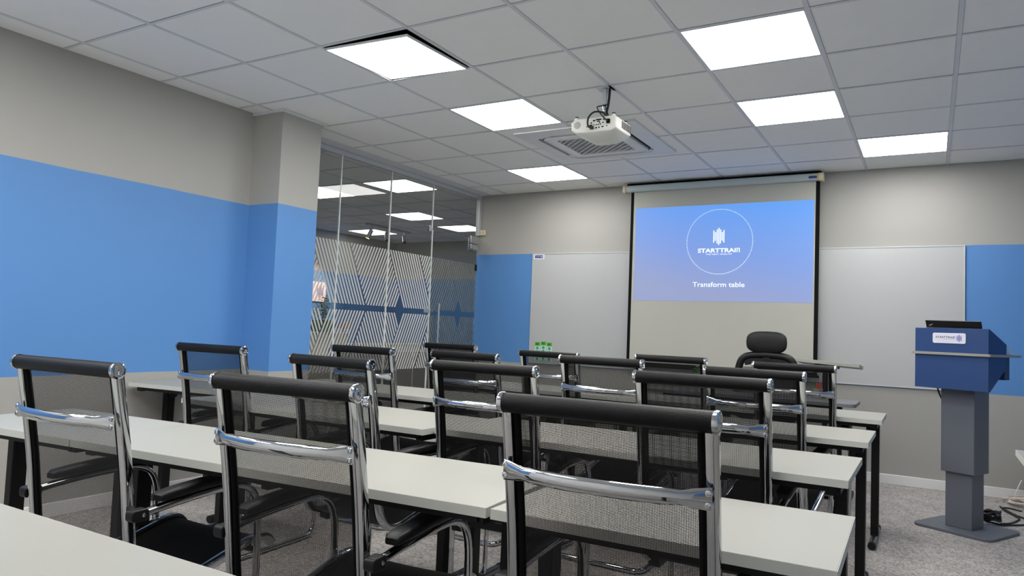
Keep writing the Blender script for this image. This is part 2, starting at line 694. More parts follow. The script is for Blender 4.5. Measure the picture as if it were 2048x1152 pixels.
def rect_minus(x0, x1, y0, y1, hole):
    """the parts of a rectangle outside a hole, as rectangles"""
    hx0, hx1, hy0, hy1 = hole
    if hx0 >= x1 or hx1 <= x0 or hy0 >= y1 or hy1 <= y0:
        return [(x0, x1, y0, y1)]
    out = []
    if hy0 > y0:
        out.append((x0, x1, y0, hy0))
    if hy1 < y1:
        out.append((x0, x1, hy1, y1))
    yy0, yy1 = max(y0, hy0), min(y1, hy1)
    if hx0 > x0:
        out.append((x0, hx0, yy0, yy1))
    if hx1 < x1:
        out.append((hx1, x1, yy0, yy1))
    return [r for r in out if r[1] - r[0] > 0.012 and r[3] - r[2] > 0.012]


def in_view(x, y, z, margin=0.12):
    d = Vector((x, y, z)) - Vector((2.892116, -2.784772, H - 1.488077))
    k = d.dot(_f)
    if k < 0.05:
        return False
    return abs(d.dot(_r) / k) < 0.7094 + margin * 2 and abs(d.dot(_u) / k) < 0.399 + margin * 2


def ceiling(name, x0, x1, y0, y1, cells, hole=None, skip=None):
    slab = struct(bx(name, 'plenum', (x0, x1, y0, y1, H + 0.22, H + 0.27), smooth=False))
    i0, i1 = math.floor(x0 / T), math.ceil(x1 / T)
    j0, j1 = math.floor(y0 / T), math.ceil(y1 / T)
    for i in range(i0, i1):
        for j in range(j0, j1):
            if (i, j) in cells or (skip and skip(i, j)):
                continue
            tx0, tx1 = max(i * T + T / 2 - HALF, x0 + 0.002), min(i * T + T / 2 + HALF, x1 - 0.002)
            ty0, ty1 = max(j * T + T / 2 - HALF, y0 + 0.002), min(j * T + T / 2 + HALF, y1 - 0.002)
            if tx1 - tx0 < 0.01 or ty1 - ty0 < 0.01:
                continue
            rs = rect_minus(tx0, tx1, ty0, ty1, hole) if hole else [(tx0, tx1, ty0, ty1)]
            for r in rs:
                if abs(r[1] - r[0] - 2 * HALF) < 1e-4 and abs(r[3] - r[2] - 2 * HALF) < 1e-4:
                    o = bpy.data.objects.new('ceiling_tile', tile_me)
                    COL.objects.link(o)
                    o.parent = slab
                    o.location = (i * T + T / 2, j * T + T / 2, H + 0.003 + random.uniform(0, 0.0012))
                    o.rotation_euler = (random.uniform(-.0012, .0012), random.uniform(-.0012, .0012), 0)
                else:
                    bx('ceiling_tile', 'ceil', (r[0], r[1], r[2], r[3], H + 0.003, H + 0.017), slab, smooth=False)
    # T bars
    for i in range(i0, i1 + 1):
        x = i * T
        if x - 0.01 < x0 or x + 0.01 > x1:
            continue
        segs = [(y0, y1)]
        if hole and hole[0] < x < hole[1]:
            segs = [(y0, hole[2]), (hole[3], y1)]
        for a, b_ in segs:
            bx('grid_bar', 'grid', (x - 0.0105, x + 0.0105, a, b_, H + 0.0, H + 0.004), slab, smooth=False)
    for j in range(j0, j1 + 1):
        y = j * T
        if y - 0.01 < y0 or y + 0.01 > y1:
            continue
        segs = [(x0, x1)]
        if hole and hole[2] < y < hole[3]:
            segs = [(x0, hole[0]), (hole[1], x1)]
        if hole and abs(y - 1.8) < 0.01:
            segs = [(x0, 0.62), (1.34, x1)]          # the bar is missing beside the cassette: a dark slot
        for a, b_ in segs:
            bx('grid_bar', 'grid', (a, b_, y - 0.0085, y + 0.0085, H + 0.0005, H + 0.0035), slab, smooth=False)
    return slab


ceiling('ceiling', XL, XR, YB, YF, LIGHT_CELLS, hole=AC)
ceil_strip = struct(bx('ceiling_edge_strip', 'grid', (-1.54, XL, 1.12, YF, H + 0.001, H + 0.014), smooth=False))
LOBBY_CELLS = [(-4, 5), (-6, 8), (-6, 10), (-9, 10), (-6, 5), (-9, 6)]
ceiling('ceiling_lobby', LX, -1.60, 0.0, LY, LOBBY_CELLS)

# ------------------------------------------------------------------ ceiling lights
LAB = {
    (0, 0): 'square ceiling light panel hanging askew with a dark gap along its edge',
    (0, 2): 'square ceiling light panel just left of the projector',
    (-1, 5): 'small looking square ceiling light panel between the glass wall and the front wall',
    (3, 1): 'large bright ceiling light panel at the top of the picture, right of the projector',
    (3, 3): 'middle ceiling light panel of the three right of the projector',
    (4, 5): 'ceiling light panel nearest the lectern, above the right end of the screen',
    (0, -2): 'ceiling light panel behind the viewer on the left',
    (3, -1): 'ceiling light panel overhead, just behind the viewer',
    (0, -4): 'ceiling light panel far behind the viewer on the left',
    (3, -3): 'ceiling light panel far behind the viewer on the right',
    (-2, -6): 'added unseen ceiling light panel by the back wall, left',  # out of view, added for extra room light
    (1, -5): 'added unseen ceiling light panel near the back wall, middle',  # another unseen panel added to lift the overall light
    (-2, -4): 'added unseen ceiling light panel behind the viewer beside the left wall',  # unseen, added to brighten the left wall
}
LABL = {
    (-4, 5): 'nearest lobby ceiling light panel seen through the upper glass wall',
    (-6, 8): 'lobby ceiling light panel seen through the third glass pane, above the spotlights',
    (-6, 10): 'lobby ceiling light panel seen through the glass door, beside its top hinge',
    (-9, 10): 'lobby ceiling light panel behind the row of spotlights',
    (-6, 5): 'lobby ceiling light panel cut off by the pillar',
    (-9, 6): 'lobby ceiling light panel hidden behind the pillar',
}


def light_panel(cell, lab, mat, group, dx=0.0, dy=0.0, rz=0.0, size=0.283, tilt=(0, 0), dz=0.0):
    cx, cy = cell[0] * T + T / 2 + dx, cell[1] * T + T / 2 + dy
    t = empty('ceiling_light', (cx, cy, H + dz), rz)
    t.rotation_euler = (tilt[0], tilt[1], rz)
    tag(t, lab, 'ceiling light', group)
    s = size
    obj('light_diffuser', mat, lambda b: prism(b, rrect(-s, s, -s, s, 0.008), 'z', 0.001, 0.010), t, smooth=False)

    def fr(b):
        o_ = s + 0.006
        for d in ((-o_, o_, -o_, -s), (-o_, o_, s, o_), (-o_, -s, -s, s), (s, o_, -s, s)):
            box(b, *d, 0.0, 0.011)
        box(b, -o_, o_, -o_, o_, 0.0111, 0.0125)
    obj('light_frame', 'white', fr, t, smooth=False)


for c in LIGHT_CELLS:
    if c == (0, 0):
        light_panel(c, LAB[c], 'panel', 'room ceiling lights', -0.004, 0.004, math.radians(0.6), 0.274,
                    (math.radians(1.9), math.radians(1.7)), -0.011)
    else:
        light_panel(c, LAB[c], 'panel', 'room ceiling lights')
for c in LOBBY_CELLS:
    light_panel(c, LABL[c], 'panel2', 'lobby ceiling lights')

# ------------------------------------------------------------------ glass wall and glass door
GX = -1.56


def clip(poly, a, b, c):
    """keep the part of a polygon where a*x+b*y <= c"""
    out = []
    for i in range(len(poly)):
        p, q = poly[i], poly[(i + 1) % len(poly)]
        dp, dq = a * p[0] + b * p[1] - c, a * q[0] + b * q[1] - c
        if dp <= 0:
            out.append(p)
        if (dp < 0 < dq) or (dq < 0 < dp):
            t = dp / (dp - dq)
            out.append((p[0] + (q[0] - p[0]) * t, p[1] + (q[1] - p[1]) * t))
    return out


def chevron_polys():
    """stripes of the film in (y, z); the lower half mirrors the upper"""
    K = 0.245 / 0.54
    zt, zb = -0.790, -1.330
    pitch, wd = 0.0379, 0.0205
    polys = []
    for k in range(-2, 3):
        a0 = 1.975 + k                        # right edge of the last falling band
        b0 = 2.52 + k                         # left edge of the next falling band
        n = 12
        for i in range(n):                    # falling stripes
            y = b0 + 0.004 + i * pitch
            polys.append([(y, zt), (y + wd, zt), (y + wd + 0.245, zb), (y + 0.245, zb)])
        y = b0 + 0.12 - wd                    # last rising stripe ends left of the open star
        while y > a0 - 0.30:
            p = [(y, zb), (y + wd, zb), (y + wd + 0.245, zt), (y + 0.245, zt)]
            # right of falling line A : Y - a0 - gap >= K*(zt - Z)
            p = clip(p, -1, -K, -(a0 + 0.008 + K * zt))
            if p:
                p = clip(p, 1, K, b0 - 0.010 + K * zt)
            if p and len(p) > 2:
                polys.append(p)
            y -= pitch
    up = polys
    lowz = -1.3575 * 2
    low = [[(a, lowz - b) for a, b in p][::-1] for p in up]
    return up + low


POLYS = chevron_polys()


def glass_panel(name, y0, y1, z0, z1, parent=None):
    g = bx(name, 'glass', (GX - 0.005, GX + 0.005, y0 + 0.0015, y1 - 0.0015, z0, z1), parent, smooth=False)

    def st(b):
        for p in POLYS:
            q = clip(p, -1, 0, -(y0 + 0.006))
            if len(q) > 2:
                q = clip(q, 1, 0, y1 - 0.006)
            if len(q) > 2:
                vs = [b.verts.new((GX + 0.0062, a, c + H)) for a, c in q]
                try:
                    b.faces.new(vs)
                except ValueError:
                    pass
    obj('frosted_stripes', 'film', st, g, smooth=False)

    def ed(b):
        for y in (y0,):
            box(b, GX - 0.0068, GX + 0.0068, y - 0.0055, y + 0.0055, z0, z1)
    obj('polished_edge', 'edgeglass', ed, g, smooth=False)
    return g


gw = struct(empty('window_1'))
TOPZ = H - 0.03
for a, b_ in ((1.12, 1.83), (1.83, 2.505), (2.505, 3.175)):
    glass_panel('glass_pane', a, b_, 0.015, TOPZ, gw)
glass_panel('glass_transom', 3.175, 4.03, H - 0.50, TOPZ, gw)
bx('top_channel', 'alugrey', (GX - 0.022, GX + 0.022, 1.12, YF, H - 0.042, H - 0.001), gw, smooth=False)
bx('floor_channel', 'alugrey', (GX - 0.02, GX + 0.02, 1.12, 3.175, 0.0, 0.02), gw, smooth=False)
bx('wall_jamb', 'alugrey', (GX - 0.022, GX + 0.022, 4.03, YF - 0.001, H - 0.46, H - 0.042), gw, smooth=False)
for zc in (H - 0.50,):
    obj('pane_clamp', 'alu', lambda b: (box(b, GX - 0.016, GX - 0.006, 3.11, 3.16, zc - 0.03, zc + 0.03),
                                        box(b, GX + 0.0065, GX + 0.016, 3.11, 3.16, zc - 0.03, zc + 0.03)), gw, bevel=0.002)
dr = struct(empty('door_1'))
glass_panel('door_leaf', 3.185, 4.035, 0.01, H - 0.51, dr)
obj('patch_hinge', 'alu', lambda b: (box(b, GX - 0.022, GX - 0.006, 3.88, 4.05, H - 0.64, H - 0.50),
                                     box(b, GX + 0.0065, GX + 0.022, 3.88, 4.05, H - 0.56, H - 0.475),
                                     box(b, GX + 0.0065, GX + 0.024, 3.88, 4.05, H - 0.63, H - 0.57)), dr, bevel=0.003)
obj('hinge_screw', 'chrome', lambda b: [lathe(b, [(0.007, 0), (0.007, .004), (0, .005)], (GX + 0.022, 3.90, z_), (1, 0, 0), 8)
                                        for z_ in (H - .49, H - .545, H - .585, H - .62)], dr)
obj('door_closer_box', 'black', lambda b: box(b, GX + 0.0062, GX + 0.016, 4.0, 4.03, H - 0.86, H - 0.79), dr)
for sx in (0.055, -0.055):
    hb = obj('pull_handle', 'alu', lambda b: tube(b, [(GX + sx, 3.285, H - 1.26), (GX + sx, 3.285, H - 2.05)], 0.011, 12), dr)
    s2 = 0.0065 if sx > 0 else -0.0065
    obj('handle_standoff', 'chrome', lambda b: [tube(b, [(GX + s2, 3.285, z_), (GX + sx, 3.285, z_)], 0.007, 8)
                                                for z_ in (H - 1.345, H - 1.96)], hb)
obj('lock_keep', 'alu', lambda b: box(b, GX + 0.0066, GX + 0.018, 3.085, 3.17, H - 1.365, H - 1.32), dr, bevel=0.002)
obj('lock_case', 'chrome', lambda b: box(b, GX + 0.0066, GX + 0.018, 3.19, 3.275, H - 1.355, H - 1.33), dr, bevel=0.002)

# white door sensor on the wall beside the glass
sn = bx('door_sensor', 'cream', (-1.545, -1.465, YF - 0.03, YF - 0.0005, H - 0.455, H - 0.395), bevel=0.006)
sn.name = 'door_sensor'
tag(sn, 'small cream door sensor box at the top corner where glass meets the front wall', 'sensor')
for x_ in (-1.53, -1.495):
    bx('sensor_slot', 'projgrey', (x_, x_ + .012, YF - 0.032, YF - 0.0301, H - 0.44, H - 0.41), sn, smooth=False)

# ------------------------------------------------------------------ lobby things seen through the glass
sg = obj('wall_sign', 'signwhite', lambda b: prism(b, rrect(5.52, 5.93, H - 1.18, H - 0.86, 0.035), 'x', LX + 0.001, LX + 0.03))
tag(sg, 'rounded warm-lit sign with a purple bar logo on the lobby wall', 'sign')
LOGO = [(-3, 0.115), (-2, 0.08), (-1, 0.13), (0, 0.16), (1, 0.13), (2, 0.08), (3, 0.115)]


def logo_bars(b, place, s=1.0):
    """place(a, c): a across, c up"""
    for k, h in LOGO:
        w_ = 0.0052 * s
        x_ = k * 0.0155 * s
        b.faces.new([b.verts.new(place(p, q)) for p, q in ((x_ - w_, -h / 2 * s), (x_ + w_, -h / 2 * s), (x_ + w_, h / 2 * s), (x_ - w_, h / 2 * s))])


obj('bar_logo', 'signblue', lambda b: logo_bars(b, lambda a, c: (LX + 0.0315, 5.80 + a, H - 1.02 + c), 1.35), sg, smooth=False)

rc = empty('reception_counter', (-4.3, 4.2, 0))
tag(rc, 'beige reception counter behind the glass, carrying the plant and flowers', 'counter')
bx('counter_body', 'counter', (-0.28, 0.28, -0.75, 0.45, 0, 1.0), rc, bevel=0.004)
bx('counter_top', 'edging', (-0.30, 0.32, -0.77, 0.47, 1.0, 1.025), rc, bevel=0.004)
bx('logo_panel', 'labelblue', (0.281, 0.286, 0.12, 0.24, 0.66, 0.80), rc, smooth=False)
bx('logo_panel', 'whitecable', (0.281, 0.286, -0.10, 0.06, 0.60, 0.86), rc, smooth=False)

lc = empty('storage_cabinet', (-4.25, 5.9, 0))
tag(lc, 'low pale cabinet with grey doors in the lobby, right of the counter', 'cabinet')
bx('cabinet_body', 'white', (-0.2, 0.2, -1.1, 0.95, 0.0, 0.83), lc, bevel=0.004)
bx('cabinet_top', 'laminate', (-0.22, 0.23, -1.12, 0.97, 0.83, 0.86), lc, bevel=0.003)
for k, (a, b_) in enumerate(((-1.05, -0.42), (-0.38, 0.25), (0.29, 0.90))):
    d = bx('door', 'doorgrey', (0.201, 0.215, a, b_, 0.10, 0.74), lc, bevel=0.003)
    obj('door_handle', 'alu', lambda b: tube(b, [(0.225, b_ - 0.06, 0.4), (0.225, b_ - 0.06, 0.55)], 0.005, 6), d)


def leaf_blob(b, c, rx, rz, n, size, seed, up=0.3):
    rnd = random.Random(seed)
    for _ in range(n):
        th, ph = rnd.uniform(0, 6.283), rnd.uniform(-1, 1)
        rr = rnd.random() ** 0.5
        q = math.sqrt(1 - ph * ph)
        p = Vector((c[0] + rx * rr * q * math.cos(th), c[1] + rx * rr * q * math.sin(th), c[2] + rz * rr * ph))
        d = Vector((math.cos(th), math.sin(th), rnd.uniform(-0.3, 0.8))).normalized()
        s_ = d.cross(Vector((0, 0, 1))).normalized()
        L_ = size * rnd.uniform(0.6, 1.2)
        w_ = L_ * 0.28
        vs = [b.verts.new(p), b.verts.new(p + d * L_ * .5 + s_ * w_), b.verts.new(p + d * L_ + Vector((0, 0, -L_ * .2))), b.verts.new(p + d * L_ * .5 - s_ * w_)]
        b.faces.new(vs)


pp = empty('potted_plant', (-4.02, 4.17, 1.026))
tag(pp, 'bushy green and yellow plant in a green pot on the reception counter', 'plant')
obj('pot', 'pot', lambda b: prism(b, [(-0.13, 0.0), (0.13, 0.0), (0.145, 0.15), (-0.145, 0.15)], 'x', -0.07, 0.07), pp, bevel=0.004)
obj('foliage', 'leafyellow', lambda b: (leaf_blob(b, (0, -0.02, 0.24), 0.10, 0.13, 160, 0.06, 3), leaf_blob(b, (0, 0.03, 0.40), 0.05, 0.09, 60, 0.05, 4)), pp, smooth=False)['kind'] = 'stuff'
obj('stem', 'leafyellow', lambda b: tube(b, [(0, 0, 0.12), (0.01, 0.01, 0.3), (0, 0.03, 0.45)], 0.006, 6), pp)

for nm, lab, mt, yy in (('red_flowers', 'pot of red flowers at the right end of the reception counter', 'red', 4.50),
                        ('yellow_flowers', 'yellow flowers beside the red ones on the reception counter', 'yellow', 4.64)):
    f_ = empty(nm, (-4.02, yy, 1.026))
    tag(f_, lab, 'flowers')
    obj('pot', 'potwhite', lambda b: lathe(b, [(0, 0), (0.03, 0), (0.036, 0.045), (0.032, 0.045), (0, 0.04)], (0, 0, 0), (0, 0, 1), 12), f_)
    obj('petals', mt, lambda b: leaf_blob(b, (0, 0, 0.09), 0.04, 0.05, 90, 0.04, 9), f_, smooth=False)

trk = empty('spotlight_track', (-4.42, 5.9, H))
tag(trk, 'dark spotlight track with three swivelled spots on the lobby ceiling', 'track light')
bx('track', 'alu', (-0.018, 0.018, -0.52, 0.52, -0.028, -0.001), trk)
for yy, dirv, on in ((-0.40, (-0.35, -0.25, -1), True), (-0.05, (0.4, -0.4, -1), False), (0.38, (0.5, -0.5, -0.8), False)):
    sp_ = obj('spot_head', 'alu', lambda b: (tube(b, [(0, yy, -0.028), (0, yy, -0.10)], 0.008, 8),
                                             tube(b, [Vector((0, yy, -0.09)), Vector((0, yy, -0.09)) + Vector(dirv).normalized() * 0.14], 0.032, 14)), trk)
    e_ = Vector((0, yy, -0.09)) + Vector(dirv).normalized() * 0.141
    obj('lamp_face', 'warmlamp' if on else 'black', lambda b: lathe(b, [(0, 0), (0.028, 0), (0.028, 0.002), (0, 0.002)], e_, dirv, 12), sp_)
sd = bpy.data.lights.new('spot_lamp', 'SPOT')
sd.energy = 160
sd.color = (1.0, 0.62, 0.42)
sd.spot_size = math.radians(46)
sd.spot_blend = 0.6
sd.shadow_soft_size = 0.03
so = bpy.data.objects.new('spot_lamp', sd)
COL.objects.link(so)
so.location = (-4.55, 5.42, H - 0.26)
so.rotation_euler = (Vector((-5.75, 5.6, 1.55)) - Vector(so.location)).to_track_quat('-Z', 'Y').to_euler()

# ------------------------------------------------------------------ whiteboard
WX0, WX1, WZ0, WZ1 = -0.845, 3.127, H - 1.85, H - 0.673
wb = empty('whiteboard', ((WX0 + WX1) / 2, YF, WZ0))
tag(wb, 'very wide whiteboard on the front wall, partly behind the projection screen', 'whiteboard')
cx = (WX0 + WX1) / 2
hw = (WX1 - WX0) / 2
hh = WZ1 - WZ0
bx('writing_surface', 'wboard', (-hw + 0.006, hw - 0.006, -0.016, -0.001, 0.006, hh - 0.006), wb, smooth=False)
for d in ((-hw, hw, -0.02, -0.001, 0, 0.008), (-hw, hw, -0.02, -0.001, hh - 0.008, hh), (-hw, -hw + .008, -0.02, -0.001, 0.008, hh - 0.008), (hw - .008, hw, -0.02, -0.001, 0.008, hh - 0.008)):
    bx('frame_strip', 'alugrey', d, wb, smooth=False)
lb = bx('maker_label', 'labelwhite', (-0.83 - cx, -0.70 - cx, -0.0172, -0.0161, hh - 0.06, hh - 0.008), wb, smooth=False)
bx('label_print', 'labelblue', (-0.815 - cx, -0.722 - cx, -0.0182, -0.0174, hh - 0.05, hh - 0.020), lb, smooth=False)
bx('label_print', 'labelwhite', (-0.805 - cx, -0.745 - cx, -0.0190, -0.0184, hh - 0.037, hh - 0.033), lb, smooth=False)
obj('label_print', 'labelwhite', lambda b: lathe(b, [(0, 0), (0.007, 0), (0, 0.0005)], (-0.735 - cx, -0.0186, hh - 0.035), (0, -1, 0), 12), lb)

for k, (x_, lab) in enumerate(((-0.775, 'left green-topped card stuck low on the whiteboard'),
                               (-0.703, 'middle green-topped card stuck low on the whiteboard, set slightly higher'),
                               (-0.632, 'right green-topped card stuck low on the whiteboard'))):
    dz = 0.008 if k == 1 else 0
    z1 = H - 1.622 + dz
    c_ = empty('sticker_card', (x_, YF - 0.0165, z1 - 0.20))
    tag(c_, lab, 'card', 'green cards on the whiteboard')
    bx('card_sheet', 'cardpale', (0, 0.063, -0.003, 0, 0, 0.20), c_, smooth=False)
    bx('card_header', 'cardgreen', (0.001, 0.062, -0.0038, -0.0031, 0.158, 0.199), c_, smooth=False)
    bx('header_mark', 'leaf', (0.010, 0.045, -0.0045, -0.0039, 0.168, 0.188), c_, smooth=False)
    for q in range(4):
        zc = 0.134 - q * 0.038
        obj('round_mark', 'cardteal', lambda b: lathe(b, [(0, 0.0), (0.0155, 0.0), (0.0155, 0.0006), (0, 0.0006)], (0.031, -0.0031, zc), (0, -1, 0), 14), c_)

# ------------------------------------------------------------------ projection screen
SY = 3.95
ps = empty('projection_screen', (1.17, SY, 0.9))
tag(ps, 'pull-down projection screen with black side borders showing a blue slide', 'projection screen')
ox = 1.17


def SX(x):
    return x - ox


bx('screen_fabric', 'screenfab', (SX(0.335), SX(2.012), -0.0015, 0.0015, H - 1.765 - 0.9, H - 0.08 - 0.9), ps, smooth=False)
for a, b_ in ((0.304, 0.335), (2.012, 2.046)):
    bx('black_border', 'black', (SX(a), SX(b_), -0.0015, 0.0015, H - 1.765 - 0.9, H - 0.08 - 0.9), ps, smooth=False)
bx('black_border', 'black', (SX(0.304), SX(2.046), -0.004, 0.004, H - 1.792 - 0.9, H - 1.765 - 0.9), ps, smooth=False)
obj('bottom_bar', 'black', lambda b: tube(b, [(SX(0.29), 0, H - 1.80 - 0.9), (SX(2.06), 0, H - 1.80 - 0.9)], 0.012, 12), ps)
obj('roller_case', 'screencase', lambda b: prism(b, rrect(-0.045, 0.04, H - 0.095 - 0.9, H - 0.030 - 0.9, 0.018), 'x', SX(0.262), SX(2.03)), ps)
for a, b_, m_ in ((0.250, 0.262, 'yellowtape'), (0.228, 0.250, 'cream'), (2.03, 2.042, 'yellowtape'), (2.042, 2.075, 'cream')):
    obj('case_end_cap', m_, lambda b: prism(b, rrect(-0.048, 0.042, H - 0.098 - 0.9, H - 0.028 - 0.9, 0.018), 'x', SX(a), SX(b_)), ps)
bx('case_label', 'labelblue', (SX(1.957), SX(2.024), -0.0465, -0.0453, H - 0.077 - 0.9, H - 0.055 - 0.9), ps, smooth=False)
bx('shadow_strip', 'black', (SX(0.25), SX(2.05), 0.02, 0.118, H - 0.026 - 0.9, H - 0.003 - 0.9), ps, smooth=False)  # black strip stands in for the shadow between roller case and ceiling
sl = bx('projected_slide', 'slide', (SX(0.358), SX(2.000), -0.0030, -0.0018, H - 1.166 - 0.9, H - 0.257 - 0.9), ps, smooth=False)
Y_ = -0.0036


def dots(b):
    n = 118
    for k in range(n):
        t = 2 * math.pi * k / n
        c = (SX(1.1815) + 0.304 * math.cos(t), H - 0.9 - 0.6065 + 0.303 * math.sin(t))
        r = 0.0044
        b.faces.new([b.verts.new((c[0] + r * math.cos(q * math.pi / 3), Y_, c[1] + r * math.sin(q * math.pi / 3))) for q in range(6)])


obj('dotted_ring', 'slidewhite', dots, sl, smooth=False)
obj('bar_logo', 'slidewhite', lambda b: logo_bars(b, lambda a, c: (SX(1.178) + a, Y_, H - 0.9 - 0.558 + c)), sl, smooth=False)
text_mesh('slide_lettering', 'STARTTRAI', 'slidewhite', sl, (SX(0.984), Y_, H - 0.9 - 0.709), (1, 0, 0), (0, 0, 1), 0.388, 0.040, 0.03, True)
text_mesh('slide_lettering', 'THE NEXT ANALYST', 'slidewhite', sl, (SX(1.060), Y_, H - 0.9 - 0.731), (1, 0, 0), (0, 0, 1), 0.244, 0.0125, 0.01)
text_mesh('slide_lettering', 'Transform table', 'slidewhite', sl, (SX(0.943), Y_, H - 0.9 - 1.030), (1, 0, 0), (0, 0, 1), 0.478, 0.046, 0.008)

# ------------------------------------------------------------------ projector on its ceiling pole
pj = empty('projector', (1.155, 1.24, H))
tag(pj, 'white ceiling-mounted projector with cabled rear sockets', 'projector')
ax, ay = 1.155, 1.24


def PB(x, y, z):
    return (x - ax, y - ay, z)


def proj_body(b):
    # hung upside down: sockets face the room, the underside narrows to a shallow keel
    def ring(y, inset, z0, z1, zk):
        x0, x1 = 0.997 + inset, 1.291 - inset
        return [PB(x0 + 0.02, y, z1), PB(x1 - 0.012, y, z1), PB(x1, y, z1 - 0.012), PB(x1, y, z0 + 0.008), PB(x1 - 0.03, y, z0 - 0.008),
                PB(x1 - 0.09, y, zk), PB(x0 + 0.10, y, zk), PB(x0 + 0.03, y, z0 - 0.004), PB(x0, y, z0 + 0.015), PB(x0, y, z1 - 0.02)]
    loft(b, [ring(1.103, 0.006, -0.292, -0.216, -0.298), ring(1.112, 0.0, -0.295, -0.213, -0.305), ring(1.17, 0, -0.298, -0.212, -0.333),
             ring(1.26, 0, -0.298, -0.212, -0.340), ring(1.335, 0, -0.292, -0.212, -0.325), ring(1.352, 0.012, -0.284, -0.218, -0.300)])


obj('projector_case', 'projwhite', proj_body, pj, bevel=0.004)
obj('speaker_grille', 'projgrey', lambda b: lathe(b, [(0, 0), (0.022, 0), (0.022, 0.002), (0.019, 0.003), (0, 0.003)], PB(1.040, 1.1035, -0.252), (0, -1, 0), 20), pj)
obj('socket_panel', 'projwhite', lambda b: box(b, *(lambda p, q: (p[0], q[0], p[1], q[1], p[2], q[2]))(PB(1.095, 1.100, -0.288), PB(1.262, 1.103, -0.221))), pj)
for (u_, v_, w_, h_) in ((1.150, -.236, .016, .007), (1.180, -.232, .034, .008), (1.178, -.242, .018, .006), (1.215, -.234, .018, .006),
                         (1.128, -.262, .020, .006), (1.150, -.262, .005, .006), (1.165, -.262, .007, .007), (1.178, -.261, .007, .007), (1.191, -.260, .007, .007),
                         (1.140, -.281, .018, .007), (1.165, -.280, .010, .008), (1.183, -.279, .008, .008), (1.205, -.277, .014, .006),
                         (1.185, -.250, .007, .007), (1.207, -.252, .007, .007), (1.132, -.248, .007, .008), (1.232, -.275, .006, .006), (1.103, -.268, .005, .005)):
    bx('socket', 'black', (u_ - w_ / 2 - ax, u_ + w_ / 2 - ax, 1.0985 - ay, 1.1005 - ay, v_ - h_ / 2, v_ + h_ / 2), pj, smooth=False)
bx('power_inlet', 'black', (1.232 - ax, 1.252 - ax, 1.088 - ay, 1.1005 - ay, -0.262, -0.236), pj, bevel=0.002)
for k in range(7):
    y_ = 1.19 + k * 0.021
    bx('vent_slot', 'black', (1.2905 - ax, 1.2925 - ax, y_ - ay, y_ + 0.011 - ay, -0.272, -0.228), pj, smooth=False)
for x_, y_ in ((1.02, 1.13), (1.262, 1.13), (1.262, 1.32)):
    f_ = obj('levelling_foot', 'projwhite', lambda b: lathe(b, [(0, 0), (0.009, 0), (0.009, 0.014), (0, 0.014)], PB(x_, y_, -0.213), (0, 0, 1), 12), pj)
    obj('foot_pad', 'blackpl', lambda b: lathe(b, [(0, 0), (0.012, 0), (0.012, 0.006), (0, 0.006)], PB(x_, y_, -0.199), (0, 0, 1), 12), f_)
bx('ceiling_pole', 'alugrey', (-0.013, 0.013, -0.013, 0.013, -0.098, -0.001), pj, bevel=0.002)
obj('ceiling_plate', 'alugrey', lambda b: box(b, -0.05, 0.05, -0.05, 0.05, 0.0, 0.004), pj)
obj('swivel_joint', 'chrome', lambda b: (lathe(b, [(0, 0), (0.014, 0), (0.014, 0.02), (0.009, 0.028), (0.009, 0.05), (0, 0.05)], (0, 0, -0.098), (0, 0, -1), 12),
                                         box(b, -0.06, 0.06, -0.05, 0.05, -0.206, -0.198), tube(b, [(0, 0, -0.14), (0, 0, -0.2)], 0.01, 10)), pj)
obj('mount_arm', 'alu', lambda b: [tube(b, [(0, 0, -0.19), (sx, sy, -0.208)], 0.006, 6) for sx, sy in ((-.09, -.07), (.09, -.07), (.09, .08), (-.09, .08))], pj)
obj('cable', 'cable', lambda b: tube(b, smoothpath([PB(1.185, 1.24, -0.001), PB(1.186, 1.23, -0.07), PB(1.184, 1.22, -0.12), PB(1.195, 1.18, -0.17), PB(1.215, 1.16, -0.205)]), 0.008, 8), pj)
obj('cable', 'cable', lambda b: tube(b, smoothpath([PB(1.215, 1.15, -0.205), PB(1.205, 1.09, -0.195), PB(1.165, 1.06, -0.197), PB(1.125, 1.07, -0.225), PB(1.118, 1.085, -0.268), PB(1.135, 1.098, -0.276)]), 0.0055, 8), pj)
obj('cable', 'cable', lambda b: tube(b, smoothpath([PB(1.178, 1.22, -0.11), PB(1.135, 1.20, -0.118), PB(1.14, 1.16, -0.14), PB(1.19, 1.10, -0.20), PB(1.235, 1.075, -0.245), PB(1.242, 1.09, -0.25)]), 0.004, 8), pj)
bx('cable_plug', 'blackpl', (1.128 - ax, 1.150 - ax, 1.082 - ay, 1.0985 - ay, -0.287, -0.270), pj, bevel=0.002)

# ------------------------------------------------------------------ air conditioning cassette
acx, acy = (AC[0] + AC[1]) / 2, (AC[2] + AC[3]) / 2
ac = empty('ceiling_air_conditioner', (acx, acy, H))
tag(ac, 'white ceiling air-conditioning cassette with a slatted grille behind the projector', 'air conditioner')
a_ = (AC[1] - AC[0]) / 2 + 0.004


def frame_ring(b, ro, ri, z0o, z0i, z1, rad=0.02, radi=0.06):
    O_ = rrect(-ro, ro, -ro, ro, rad, 6)
    I_ = rrect(-ri, ri, -ri, ri, radi, 6)
    Vo = [b.verts.new((x, y, z0o)) for x, y in O_]
    Vi = [b.verts.new((x, y, z0i)) for x, y in I_]
    Vt = [b.verts.new((x, y, z1)) for x, y in O_]
    Vti = [b.verts.new((x, y, z1)) for x, y in I_]
    n = len(O_)
    for k in range(n):
        k2 = (k + 1) % n
        b.faces.new((Vo[k], Vo[k2], Vi[k2], Vi[k]))
        b.faces.new((Vt[k], Vt[k2], Vo[k2], Vo[k]))
        b.faces.new((Vi[k], Vi[k2], Vti[k2], Vti[k]))


